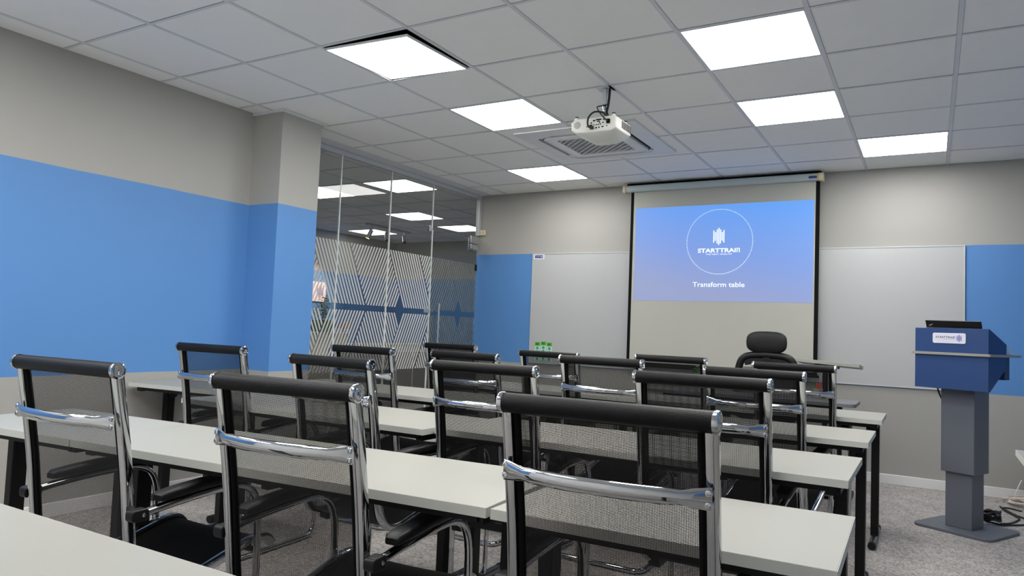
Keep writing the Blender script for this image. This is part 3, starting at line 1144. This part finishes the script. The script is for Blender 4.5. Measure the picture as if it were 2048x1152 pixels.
obj('outer_panel', 'acwhite', lambda b: frame_ring(b, a_, 0.365, -0.012, -0.020, 0.02, 0.012, 0.09), ac)
bx('air_duct_box', 'black', (-0.40, 0.40, -0.40, 0.40, 0.05, 0.10), ac, smooth=False)
bx('dark_throat', 'black', (-0.37, 0.37, -0.37, 0.37, 0.02, 0.045), ac, smooth=False)
obj('centre_panel', 'acwhite', lambda b: (frame_ring(b, 0.325, 0.235, -0.022, -0.024, 0.0, 0.06, 0.01)), ac)
obj('centre_rim', 'acwhite', lambda b: tube(b, [(x, y, -0.023) for x, y in rrect(-0.315, 0.315, -0.315, 0.315, 0.055, 6)], 0.0035, 6, closed=True), ac)
for k in range(4):
    Mx = Matrix.Rotation(k * math.pi / 2, 4, 'Z')
    obj('louvre', 'acwhite' if k < 3 else 'black', lambda b: box(b, -0.24, 0.24, 0.330, 0.352, -0.008, -0.003, Mx @ Matrix.Rotation(0.0, 4, 'X')), ac)
    obj('corner_bridge', 'acwhite', lambda b: prism(b, [(0.24, 0.325), (0.30, 0.325), (0.33, 0.30), (0.36, 0.33), (0.33, 0.372), (0.25, 0.372)], 'z', -0.016, -0.004) or [setattr(v, 'co', Mx @ v.co) for v in b.verts], ac)
bx('grille_backing', 'acgrille', (-0.236, 0.236, -0.236, 0.236, -0.010, -0.006), ac, smooth=False)
for k in range(15):
    t = -0.42 + k * 0.06                        # slats run diagonally: x + y = t
    d0 = Vector((max(-0.234, t - 0.234), min(0.234, t + 0.234), -0.020))
    d1 = Vector((min(0.234, t + 0.234), max(-0.234, t - 0.234), -0.020))
    if (d1 - d0).length < 0.05:
        continue
    obj('grille_slat', 'acwhite', lambda b: tube(b, [d0, d1], 0.0062, 5), ac)
for k in range(9):
    y_ = -0.21 + k * 0.0525
    obj('grille_rib', 'acgrille', lambda b: box(b, -0.234, 0.234, y_ - 0.004, y_ + 0.004, -0.014, -0.0105), ac, smooth=False)
obj('receiver_window', 'black', lambda b: lathe(b, [(0, 0), (0.022, 0), (0.022, 0.002), (0, 0.002)], (-0.405, -0.33, -0.0135), (0, 0, -1), 16), ac)

# ------------------------------------------------------------------ desks
DZ = 0.73
DTH = 0.025


def desk(xl, xr, y0, y1, label, group, z=DZ, rz=0.0, mat='laminate', legs=None):
    cx_, cy_ = (xl + xr) / 2, (y0 + y1) / 2
    t = empty('training_desk', (cx_, cy_, 0), math.radians(rz))
    tag(t, label, 'desk', group)
    hx, hy = (xr - xl) / 2 - 0.0015, (y1 - y0) / 2
    bx('desktop', mat, (-hx + .0012, hx - .0012, -hy + .0012, hy - .0012, z - DTH, z), t, smooth=False, bevel=0.0008)

    def eb(b):
        box(b, -hx, hx, -hy, -hy + .0012, z - DTH, z - 0.0006)
        box(b, -hx, hx, hy - .0012, hy, z - DTH, z - 0.0006)
        box(b, -hx, -hx + .0012, -hy + .0012, hy - .0012, z - DTH, z - 0.0006)
        box(b, hx - .0012, hx, -hy + .0012, hy - .0012, z - DTH, z - 0.0006)
    obj('edge_banding', 'edging', eb, t, smooth=False)
    bx('frame_beam', 'blackmetal', (-hx + 0.06, hx - 0.06, -0.02, 0.02, z - DTH - 0.045, z - DTH - 0.004), t, bevel=0.002)
    bx('frame_beam', 'blackmetal', (-hx + 0.04, hx - 0.04, -hy + 0.03, -hy + 0.05, z - DTH - 0.022, z - DTH - 0.001), t, smooth=False)
    for s in (-1, 1):
        xx = s * (hx - 0.045)
        bx('support_arm', 'blackmetal', (xx - 0.02, xx + 0.02, -hy + 0.04, hy - 0.04, z - DTH - 0.03, z - DTH - 0.001), t, bevel=0.003)
        lg = bx('leg', 'blackmetal', (xx - 0.021, xx + 0.021, -0.03, 0.03, 0.03, z - DTH - 0.03), t, bevel=0.004)
        obj('leg_knuckle', 'blackpl', lambda b: tube(b, [(xx - s * 0.05, 0, z - DTH - 0.055), (xx - s * 0.015, 0, z - DTH - 0.055)], 0.026, 14), lg)
        ft = obj('foot_tube', 'foot', lambda b: tube(b, [(xx, -hy + 0.02, 0.022), (xx, hy - 0.02, 0.022)], 0.019, 12), lg)
        for e in (-1, 1):
            obj('foot_cap', 'blackpl', lambda b: tube(b, [(xx, e * (hy - 0.035), 0.022), (xx, e * (hy - 0.002), 0.022)], 0.0215, 12), lg)
    return t


desk(-0.55, 1.06, -2.43, -1.93, 'white desk in the lower left corner of the picture, nearest the viewer', 'white desks', rz=-0.6)
desk(1.07, 2.66, -2.43, -1.93, 'white desk below the picture at the viewer\'s side', 'white desks')
desk(-0.419, 0.343, -1.412, -0.912, 'short white desk at the left edge, in front of the leftmost chair', 'white desks', rz=4.0)
desk(0.341, 1.949, -1.328, -0.828, 'long white desk of the second row, between the leftmost and the biggest chair', 'white desks', rz=4.0)
desk(1.968, 2.738, -1.262, -0.762, 'short white desk with a bare corner at the lower right, before the biggest chair', 'white desks', rz=1.2)
desk(-1.385, -0.60, -0.07, 0.45, 'white desk against the left wall below the blue paint', 'white desks', z=0.745, rz=5.0)
desk(-0.53, 1.06, -0.33, 0.19, 'long white desk of the third row from the viewer, left half', 'white desks')
desk(1.065, 2.672, -0.255, 0.285, 'long white desk of the third row from the viewer, right half', 'white desks')
desk(-1.06, -0.54, 0.75, 1.25, 'short white desk beside the pillar', 'white desks')
desk(-0.53, 1.06, 0.75, 1.26, 'white desk of the fourth row from the viewer, left half', 'white desks')
desk(1.065, 2.66, 0.76, 1.265, 'white desk of the fourth row from the viewer, right half', 'white desks')
desk(-0.53, 1.06, 1.83, 2.33, 'white desk of the front row, left half, below the green cards', 'white desks')
desk(1.065, 2.657, 1.83, 2.34, 'white desk of the front row, right half, nearest the instructor', 'white desks')
desk(3.21, 4.0, 0.55, 1.05, 'white desk at the right edge of the picture, only its tip showing', 'white desks')

idk = empty('instructor_desk', (1.72, 2.80, 0))
tag(idk, 'dark grey desk with rounded corners in front of the instructor chair', 'desk')
obj('desktop', 'deskgrey', lambda b: prism(b, rrect(-0.74, 0.74, -0.23, 0.17, 0.035), 'z', 0.725, 0.75), idk, bevel=0.002)
for s in (-1, 1):
    bx('leg', 'blackmetal', (s * 0.62 - 0.02, s * 0.62 + 0.02, -0.06, 0.0, 0.02, 0.725), idk, bevel=0.003)
    bx('foot', 'blackmetal', (s * 0.62 - 0.025, s * 0.62 + 0.025, -0.2, 0.15, 0, 0.025), idk, bevel=0.003)
bx('frame_beam', 'blackmetal', (-0.6, 0.6, -0.05, -0.01, 0.68, 0.72), idk, smooth=False)

# ------------------------------------------------------------------ mesh chairs
PROF = smoothpath([(0, 0.008, 0.99), (0, 0.030, 0.87), (0, 0.055, 0.72), (0, 0.072, 0.58), (0, 0.088, 0.46), (0, 0.108, 0.395),
                   (0, 0.150, 0.352), (0, 0.225, 0.343), (0, 0.32, 0.365), (0, 0.44, 0.395), (0, 0.54, 0.418), (0, 0.60, 0.412), (0, 0.63, 0.385)], 4)


def make_chair():
    root = empty('mesh_chair')
    # black roll across the top with a chrome disc at either end
    rl = obj('head_roll', 'roll', lambda b: tube(b, [(-0.229, 0, 1.0), (-0.226, 0, 1.0), (0.226, 0, 1.0), (0.229, 0, 1.0)], 0.0215, 24), root)
    for s in (-1, 1):
        obj('end_cap', 'chrome', lambda b: lathe(b, [(0.0225, -0.006), (0.0235, 0.0), (0.0225, 0.005), (0.0185, 0.0065), (0.0175, 0.0045), (0.0155, 0.0045),
                                                     (0.0145, 0.0065), (0.009, 0.0065), (0.008, 0.004), (0.0045, 0.004), (0.004, 0.001), (0, 0.001)],
                                                 (s * 0.229, 0, 1.0), (s, 0, 0), 28), rl)
    # side rails: flattened chrome bar following the sling
    for s in (-1, 1):
        def rail(b):
            secs = []
            n = len(PROF)
            for i, p in enumerate(PROF):
                t = (PROF[min(i + 1, n - 1)] - PROF[max(i - 1, 0)]).normalized()
                nn = Vector((1, 0, 0)).cross(t).normalized()
                ring = []
                for a, c in rrect(-0.0125, 0.0125, -0.0145, 0.0145, 0.006, 2):
                    ring.append(Vector((s * 0.2185 + a, p.y, p.z)) + nn * c)
                secs.append(ring)
            loft(b, secs[0:])
        obj('side_rail', 'chrome', rail, root)

        def hem(b):
            for i in range(len(PROF) - 1):
                pass
            pts = [Vector((s * 0.1985, p.y, p.z)) for p in PROF]
            tube(b, pts, 0.0085, 8)
        obj('sling_hem', 'blackfab', hem, root)

    def sheet(i0, i1, name, fabric):
        bm = bmesh.new()
        uvl = bm.loops.layers.uv.new('UVMap')
        L_ = [0.0]
        for i in range(1, len(PROF)):
            L_.append(L_[-1] + (PROF[i] - PROF[i - 1]).length)
        cols = [-0.196 + 0.392 * k / 6 for k in range(7)]
        V = {}
        for i in range(i0, i1 + 1):
            for k, x in enumerate(cols):
                sag = 0.006 * (1 - (x / 0.196) ** 2)
                V[i, k] = bm.verts.new((x, PROF[i].y + sag * 0.3, PROF[i].z - (sag if i > 22 else 0)))
        for i in range(i0, i1):
            for k in range(6):
                f = bm.faces.new((V[i, k], V[i, k + 1], V[i + 1, k + 1], V[i + 1, k]))
                for lp, (ii, kk) in zip(f.loops, ((i, k), (i, k + 1), (i + 1, k + 1), (i + 1, k))):
                    lp[uvl].uv = (cols[kk], L_[ii])
        return finish(bm, name, fabric, root)
    sheet(0, 24, 'backrest', 'net')
    sheet(24, len(PROF) - 1, 'seat', 'blackfab')
    # cross brace with flattened bolted ends
    def brace(b):
        secs = []
        for k in range(17):
            u = -1 + 2 * k / 16
            x = u * 0.222
            e = abs(u)
            y = 0.004 - 0.040 * (1 - e ** 2.2)
            flat = min(1.0, max(0.0, (e - 0.78) / 0.15))
            hgt = 0.0165 + 0.0055 * flat - 0.003 * math.exp(-((e - 0.80) / 0.08) ** 2)
            th = 0.0085 * (1 - flat) + 0.003 * flat
            secs.append([Vector((x, y + th * math.cos(q * math.pi / 6), 0.857 + hgt * math.sin(q * math.pi / 6))) for q in range(12)])
        loft(b, secs)
    br = obj('cross_brace', 'chrome', brace, root)
    for s in (-1, 1):
        for zz in (0.868, 0.846):
            obj('bolt', 'chrome', lambda b: lathe(b, [(0.0078, 0), (0.0078, 0.002), (0.006, 0.0045), (0.003, 0.005), (0.0025, 0.003), (0, 0.003)],
                                                  (s * 0.2165, 0.001, zz), (0, -1, 0), 12), br)
    # sled frame and arms in one bent tube
    half = [(0.250, 0.080, 0.598), (0.250, 0.20, 0.612), (0.250, 0.36, 0.622), (0.250, 0.44, 0.618), (0.250, 0.495, 0.592), (0.250, 0.522, 0.54), (0.250, 0.530, 0.46),
            (0.250, 0.533, 0.30), (0.250, 0.535, 0.13), (0.250, 0.530, 0.06), (0.250, 0.505, 0.024), (0.250, 0.45, 0.0135), (0.250, 0.25, 0.0135), (0.250, 0.06, 0.0135),
            (0.243, 0.015, 0.0135), (0.215, -0.008, 0.0135), (0.16, -0.012, 0.0135), (0.0, -0.012, 0.0135)]
    full = half + [(-x, y, z) for x, y, z in half[-2::-1]]
    obj('sled_frame', 'chrome', lambda b: tube(b, smoothpath(full, 3), 0.0122, 10), root)
    for s in (-1, 1):
        jt = obj('arm_joint', 'blackpl', lambda b: prism(b, rrect(0.050, 0.104, 0.582, 0.615, 0.011, 4), 'x', s * 0.232, s * 0.264), root, bevel=0.003)
        obj('bolt', 'chrome', lambda b: lathe(b, [(0.006, 0), (0.006, 0.002), (0.003, 0.004), (0, 0.004)], (s * 0.264, 0.085, 0.599), (s, 0, 0), 10), jt)

        def pad(b):
            secs = []
            for y, z, hw_, ht in ((0.135, 0.634, 0.018, 0.008), (0.145, 0.638, 0.024, 0.013), (0.20, 0.643, 0.026, 0.015), (0.30, 0.650, 0.025, 0.015),
                                  (0.40, 0.650, 0.023, 0.014), (0.455, 0.640, 0.021, 0.013), (0.475, 0.628, 0.014, 0.009)):
                secs.append([Vector((s * 0.250 + a, y, z + c)) for a, c in rrect(-hw_, hw_, -ht, ht, ht * 0.7, 3)])
            loft(b, secs)
        obj('armrest', 'blackpl', pad, root)
    for y, z in ((0.27, 0.325), (0.532, 0.39)):
        obj('seat_crossbar', 'blackmetal', lambda b: tube(b, [(-0.25, y, z), (-0.2, y, z), (0.2, y, z), (0.25, y, z)], 0.010, 8), root)
    for s in (-1, 1):
        obj('seat_bracket', 'blackpl', lambda b: prism(b, rrect(0.20, 0.30, 0.30, 0.348, 0.01, 3), 'x', s * 0.19, s * 0.233), root, bevel=0.002)
    return root


CHAIRS = [
    (0.727, -1.614, 3.7, 1.007, 0.473, 'leftmost of the three nearest mesh chairs, seen against the left wall'),
    (1.518, -1.522, 3.9, 1.002, 0.466, 'middle one of the three nearest mesh chairs, just left of centre bottom'),
    (2.318, -1.417, 1.7, 1.006, 0.471, 'largest mesh chair, nearest the viewer, right of centre bottom'),
    (-0.217, -0.408, 3.2, 1.006, 0.472, 'mesh chair alone at the desk by the blue left wall'),
    (0.792, -0.613, -3.1, 1.003, 0.467, 'mesh chair pulled back in front of the pillar and glass wall edge'),
    (1.386, -0.399, 2.5, 1.007, 0.472, 'mesh chair in the middle of the second chair row, left of the largest chair'),
    (2.219, -0.345, 0.0, 1.015, 0.468, 'mesh chair at the right end of the second chair row, behind the largest chair'),
    (0.000, 0.465, -0.7, 1.005, 0.469, 'mesh chair standing before the striped glass, between desk rows'),
    (0.638, 0.590, -3.8, 1.003, 0.467, 'mesh chair overlapping the chair nearest the glass door'),
    (1.435, 0.642, -1.7, 1.016, 0.467, 'mesh chair of the third chair row below the whiteboard and screen edge'),
    (2.191, 0.642, -3.8, 1.004, 0.455, 'mesh chair at the right end of the third chair row'),
    (-0.244, 1.711, 0.4, 1.011, 0.470, 'front row mesh chair at the left, directly below the glass door handle'),
    (0.687, 1.520, -4.9, 1.001, 0.464, 'mesh chair directly below the green cards on the whiteboard'),
    (1.459, 1.711, -1.6, 1.010, 0.466, 'front row mesh chair below the lower left part of the projection screen'),
    (2.198, 1.710, -1.3, 1.005, 0.467, 'front row mesh chair at the right, before the laptop stand'),
]
proto = make_chair()
for k, (x, y, yaw, h_, L_, lab) in enumerate(CHAIRS):
    c = proto if k == 0 else copy_tree(proto)
    c.location = (x, y, 0)
    c.rotation_euler = (0, 0, math.radians(yaw))
    c.scale = (L_ / 0.47, 1, h_)
    tag(c, lab, 'chair', 'black mesh chairs with chrome frames')

# ------------------------------------------------------------------ instructor chair
ic = empty('swivel_chair', (1.765, 3.22, 0), math.radians(180))
tag(ic, 'black high-backed swivel chair with a padded headrest in front of the screen', 'chair')


def headrest(b):
    secs = []
    for k in range(9):
        t = -1 + 2 * k / 8
        s_ = math.sqrt(max(0.0, 1 - abs(t) ** 3.0))
        hw_, hz = 0.155 * (0.55 + 0.45 * s_), 0.088 * (0.45 + 0.55 * s_)
        ring = []
        for q in range(24):
            a = 2 * math.pi * q / 24
            ca, sa = math.cos(a), math.sin(a)
            px_ = hw_ * math.copysign(abs(ca) ** 0.62, ca)
            pz_ = hz * math.copysign(abs(sa) ** 0.68, sa)
            ring.append(Vector((px_, t * 0.035 - 0.03 * (px_ / 0.155) ** 2 * -1, 1.135 + pz_)))
        secs.append(ring)
    loft(b, secs)


obj('headrest', 'leather', headrest, ic)
obj('headrest_post', 'blackpl', lambda b: box(b, -0.025, 0.025, 0.0, 0.02, 0.99, 1.10), ic)
arch = [(-0.235, 0, 0.62), (-0.228, 0, 0.80), (-0.215, 0, 0.93), (-0.185, 0, 1.00), (-0.12, 0, 1.028), (0, 0, 1.035), (0.12, 0, 1.028), (0.185, 0, 1.00), (0.215, 0, 0.93), (0.228, 0, 0.80), (0.235, 0, 0.62)]
obj('back_frame', 'blackpl', lambda b: tube(b, smoothpath(arch + [(0.20, 0, 0.55), (0, 0, 0.52), (-0.20, 0, 0.55), (-0.235, 0, 0.615)], 4), 0.029, 10), ic)
obj('back_yoke', 'blackpl', lambda b: prism(b, [(-0.19, 1.01), (0.19, 1.01), (0.165, 0.945), (0.09, 0.962), (-0.09, 0.962), (-0.165, 0.945)], 'y', -0.012, 0.012), ic, bevel=0.006)


def backnet(b):
    uvl = b.loops.layers.uv.new('UVMap')
    prev = None
    for z in (0.56, 0.7, 0.84, 0.935):
        w_ = 0.225 - (z - 0.56) * 0.05
        row = [b.verts.new((x, -0.004, z)) for x in (-w_, 0, w_)]
        if prev:
            for i in range(2):
                f = b.faces.new((prev[i], prev[i + 1], row[i + 1], row[i]))
                for lp in f.loops:
                    lp[uvl].uv = (lp.vert.co.x, lp.vert.co.z)
        prev = row


obj('back_net', 'net', backnet, ic)
for x_ in (-0.05, 0.05):
    bx('back_rib', 'blackpl', (x_ - 0.006, x_ + 0.006, -0.002, 0.012, 0.54, 0.95), ic, smooth=False)
obj('seat', 'blackfab', lambda b: prism(b, rrect(-0.24, 0.24, -0.02, 0.46, 0.07, 5), 'z', 0.43, 0.50), ic, bevel=0.02)
obj('gas_column', 'blackmetal', lambda b: tube(b, [(0, 0.2, 0.10), (0, 0.2, 0.43)], 0.028, 12), ic)
for k in range(5):
    a = math.radians(90 + 72 * k)
    e = Vector((0.29 * math.cos(a), 0.2 + 0.29 * math.sin(a), 0.075))
    bl = obj('base_leg', 'blackpl', lambda b: tube(b, [(0, 0.2, 0.12), e], 0.02, 8, radii=[0.026, 0.016]), ic)
    obj('castor', 'blackpl', lambda b: tube(b, [e + Vector((-0.02, 0, -0.046)), e + Vector((0.02, 0, -0.046))], 0.028, 12), bl)
for s in (-1, 1):
    obj('armrest', 'blackpl', lambda b: (box(b, s * 0.27 - 0.035, s * 0.27 + 0.035, 0.02, 0.27, 0.67, 0.695), box(b, s * 0.27 - 0.012, s * 0.27 + 0.012, 0.12, 0.17, 0.45, 0.67),
                                         box(b, min(s * 0.2, s * 0.27), max(s * 0.2, s * 0.27), 0.12, 0.17, 0.445, 0.46)), ic, bevel=0.006)

# ------------------------------------------------------------------ things at the instructor desk
ls = empty('laptop_stand', (2.235, 3.14, 0))
tag(ls, 'pale tilted top of a slim laptop stand between the screen and the lectern', 'stand')
Mt = Matrix.Translation((0, 0, 0.995)) @ Matrix.Rotation(math.radians(-4), 4, 'X') @ Matrix.Rotation(math.radians(3.0), 4, 'Y')
obj('stand_top', 'laminate', lambda b: box(b, -0.215, 0.215, -0.17, 0.17, -0.014, 0.012, Mt), ls, bevel=0.002)
obj('tilt_bracket', 'blackmetal', lambda b: box(b, -0.09, 0.06, -0.12, 0.10, -0.03, -0.011, Mt), ls, bevel=0.002)
obj('pole', 'blackmetal', lambda b: tube(b, [(-0.03, 0, 0.05), (-0.03, 0, 0.97)], 0.02, 12), ls)
obj('base', 'blackmetal', lambda b: box(b, -0.22, 0.16, -0.03, 0.03, 0.0, 0.05) and box(b, -0.22, -0.17, -0.16, 0.2, 0.0, 0.04) and box(b, 0.11, 0.16, -0.16, 0.2, 0.0, 0.04), ls, bevel=0.004)

cup = empty('pen_cup', (2.20, 2.80, 0.75))
tag(cup, 'grey cup holding red and green markers on the grey desk', 'cup')
obj('cup_body', 'mug', lambda b: lathe(b, [(0, 0), (0.028, 0), (0.031, 0.075), (0.028, 0.075), (0.026, 0.006), (0, 0.006)], (0, 0, 0), (0, 0, 1), 18), cup)
for nm, mt, x_, y_, lab in (('marker', 'red', 0.010, 0.004, 'red marker standing in the grey cup, right hand one'), ('marker', 'red', -0.004, -0.008, 'red marker standing in the middle of the grey cup'),
                            ('marker', 'leaf', -0.016, 0.006, 'green marker standing at the left of the grey cup')):
    mk = obj(nm, mt, lambda b: tube(b, [(2.20 + x_ * .5, 2.80 + y_ * .5, 0.758), (2.20 + x_ * 1.5, 2.80 + y_ * 1.5, 0.865)], 0.0075, 10))
    tag(mk, lab, 'marker', 'markers in the cup')

dp = empty('desk_plant', (1.392, 2.77, 0.75))
tag(dp, 'small bright green plant on the grey desk beside the front row chairs', 'plant')
obj('pot', 'potwhite', lambda b: lathe(b, [(0, 0), (0.03, 0), (0.04, 0.07), (0.036, 0.07), (0.03, 0.06), (0, 0.06)], (0, 0, 0), (0, 0, 1), 16), dp)
obj('foliage', 'leaf', lambda b: leaf_blob(b, (0, 0, 0.14), 0.05, 0.055, 70, 0.06, 21), dp, smooth=False)['kind'] = 'stuff'

# ------------------------------------------------------------------ lectern
LW = math.radians(-26.7)
lec = empty('lectern', (2.803, 2.65, 0), LW)
tag(lec, 'navy and grey lectern with a white shelf edge on a two-stage column', 'lectern')
WID = 0.438


def LZ(z):
    return H + z


upper = [(0, LZ(-1.378)), (0.012, LZ(-1.378)), (0.236, LZ(-1.468)), (0.236, LZ(-1.531)), (0, LZ(-1.531))]
lower = [(0, LZ(-1.547)), (0.236, LZ(-1.547)), (0.236, LZ(-1.615)), (0.02, LZ(-1.761)), (0, LZ(-1.761))]
obj('upper_housing', 'navy', lambda b: prism(b, upper, 'x', 0, WID), lec, bevel=0.0015)
obj('lower_housing', 'navy', lambda b: prism(b, lower, 'x', 0, WID), lec, bevel=0.0015)
obj('shelf', 'laminate', lambda b: prism(b, rrect(-0.019, WID + 0.019, -0.018, 0.40, 0.012, 3), 'z', LZ(-1.547), LZ(-1.531)), lec, bevel=0.001)
bx('drawer_box', 'navydark', (0.03, WID - 0.012, 0.238, 0.305, LZ(-1.69), LZ(-1.5475)), lec, bevel=0.002)
bx('column_sleeve', 'slate', (0.108, 0.308, 0.115, 0.31, LZ(-2.292), LZ(-1.70)), lec, bevel=0.003)
bx('column', 'slate', (0.128, 0.288, 0.135, 0.29, 0.018, LZ(-2.28)), lec, bevel=0.003)
obj('base_plate', 'slate', lambda b: prism(b, rrect(-0.02, 0.448, 0.01, 0.435, 0.05, 6), 'z', 0.0, 0.018), lec, bevel=0.003)
nl = obj('name_plate', 'signwhite', lambda b: prism(b, rrect(0.113, 0.310, LZ(-1.473), LZ(-1.408), 0.010, 4), 'y', -0.0045, -0.0004), lec)
text_mesh('plate_lettering', 'STARTTRAI', 'signink', nl, (0.131, -0.005, LZ(-1.441)), (1, 0, 0), (0, 0, 1), 0.117, 0.012, 0.02, True)
text_mesh('plate_lettering', 'THE NEXT ANALYST', 'signblue', nl, (0.176, -0.005, LZ(-1.4495)), (1, 0, 0), (0, 0, 1), 0.072, 0.0042, 0.0)
obj('bar_logo', 'signblue', lambda b: logo_bars(b, lambda a, c: (0.2725 + a, -0.0052, LZ(-1.4405) + c), 0.29), nl, smooth=False)
obj('hanging_cable', 'cable', lambda b: tube(b, smoothpath([(0.06, 0.14, LZ(-1.70)), (0.075, 0.15, LZ(-1.79)), (0.10, 0.17, LZ(-1.86)), (0.12, 0.2, LZ(-1.9))]), 0.005, 6), lec)

lp = empty('laptop', (2.803, 2.65, 0), LW)
tag(lp, 'open black laptop on the lectern, seen from behind its lid', 'laptop')
Ml = Matrix.Translation((0.215, 0.125, LZ(-1.425))) @ Matrix.Rotation(math.radians(-21.9), 4, 'X')
obj('keyboard_base', 'blackpl', lambda b: box(b, -0.165, 0.165, -0.10, 0.11, 0.0035, 0.018, Ml), lp, bevel=0.003)
Ml2 = Matrix.Translation((0.228, 0.018, LZ(-1.366))) @ Matrix.Rotation(math.radians(24), 4, 'X') @ Matrix.Rotation(math.radians(1.0), 4, 'Y')
ld = obj('lid', 'blackpl', lambda b: box(b, -0.165, 0.165, -0.005, 0.005, -0.008, 0.195 * 0.20, Ml2), lp, bevel=0.002)
obj('lid_badge', 'alugrey', lambda b: [box(b, -0.145 + q * 0.006, -0.141 + q * 0.006, -0.0058, -0.0052, 0.002 + q * 0.003, 0.008 + q * 0.003, Ml2) for q in range(4)], ld, smooth=False)

ppr = empty('paper_stack', (2.803, 2.65, 0), LW)
tag(ppr, 'small pale blue stack of papers on the rear of the lectern shelf', 'paper')
for q in range(4):
    bx('sheet', 'paper' if q % 2 else 'labelwhite', (0.25 + q * 0.006, 0.43, 0.242, 0.335 - q * 0.012, LZ(-1.5305) + q * 0.011, LZ(-1.5305) + q * 0.011 + 0.010), ppr, bevel=0.001)

# ------------------------------------------------------------------ cables on the floor by the lectern
kb = obj('black_cable_bundle', 'cable', lambda b: None)
bpy.data.objects.remove(kb)


def black_cables(b):
    tube(b, smoothpath([(3.12, 3.05, 0.14), (3.16, 3.02, 0.10), (3.20, 3.0, 0.03), (3.26, 3.02, 0.012), (3.32, 3.03, 0.006), (3.45, 3.14, 0.006), (3.62, 3.3, 0.006), (3.9, 3.5, 0.006)]), 0.006, 6)
    tube(b, smoothpath([(3.30, 3.06, 0.006), (3.36, 3.12, 0.006), (3.42, 3.30, 0.006), (3.40, 3.40, 0.006), (3.345, 3.60, 0.006), (3.39, 3.66, 0.006), (3.46, 3.60, 0.006)]), 0.006, 6)
    tube(b, smoothpath([(3.335, 3.64, 0.012), (3.40, 3.45, 0.007), (3.47, 3.35, 0.007), (3.60, 3.45, 0.007), (3.8, 3.7, 0.007)]), 0.006, 6)
    rnd = random.Random(5)
    for k in range(9):
        c = Vector((3.235 + rnd.uniform(-.02, .02), 3.03 + rnd.uniform(-.03, .03), 0.03 + 0.007 * k))
        r1, r2 = rnd.uniform(0.04, 0.06), rnd.uniform(0.02, 0.035)
        a0 = rnd.uniform(-0.4, 0.4) + 0.4
        pts = [c + Vector((r1 * math.cos(t) * math.cos(a0) - r2 * math.sin(t) * math.sin(a0), r1 * math.cos(t) * math.sin(a0) + r2 * math.sin(t) * math.cos(a0), 0.006 * math.sin(3 * t + k)))
               for t in [2 * math.pi * q / 18 for q in range(18)]]
        tube(b, pts, 0.006, 6, closed=True)


tag(obj('cable_bundle', 'cable', black_cables), 'black cables bundled behind the lectern column and trailing to the right', 'cable')


def white_cables(b):
    rnd = random.Random(8)
    for k in range(7):
        c = Vector((3.50 + rnd.uniform(-.03, .05), 3.82 + rnd.uniform(-.05, .08), 0.008 + 0.008 * k))
        r1, r2 = rnd.uniform(0.08, 0.13), rnd.uniform(0.05, 0.10)
        a0 = rnd.uniform(0, 3)
        pts = [c + Vector((r1 * math.cos(t) * math.cos(a0) - r2 * math.sin(t) * math.sin(a0), r1 * math.cos(t) * math.sin(a0) + r2 * math.sin(t) * math.cos(a0), 0.004 + 0.004 * math.sin(2 * t + k)))
               for t in [2 * math.pi * q / 22 for q in range(22)]]
        tube(b, pts, 0.0055, 6, closed=True)
    tube(b, smoothpath([(3.44, 3.78, 0.05), (3.38, 3.92, 0.03), (3.385, 4.02, 0.012), (3.45, 4.03, 0.012), (3.52, 3.95, 0.03), (3.6, 3.85, 0.05)]), 0.0055, 6)
    tube(b, smoothpath([(3.44, 3.96, 0.02), (3.47, 4.02, 0.09), (3.50, 4.05, 0.16)]), 0.004, 6)


tag(obj('extension_cord', 'whitecable', white_cables), 'white extension cord coiled on the carpet at the foot of the front wall', 'cable')
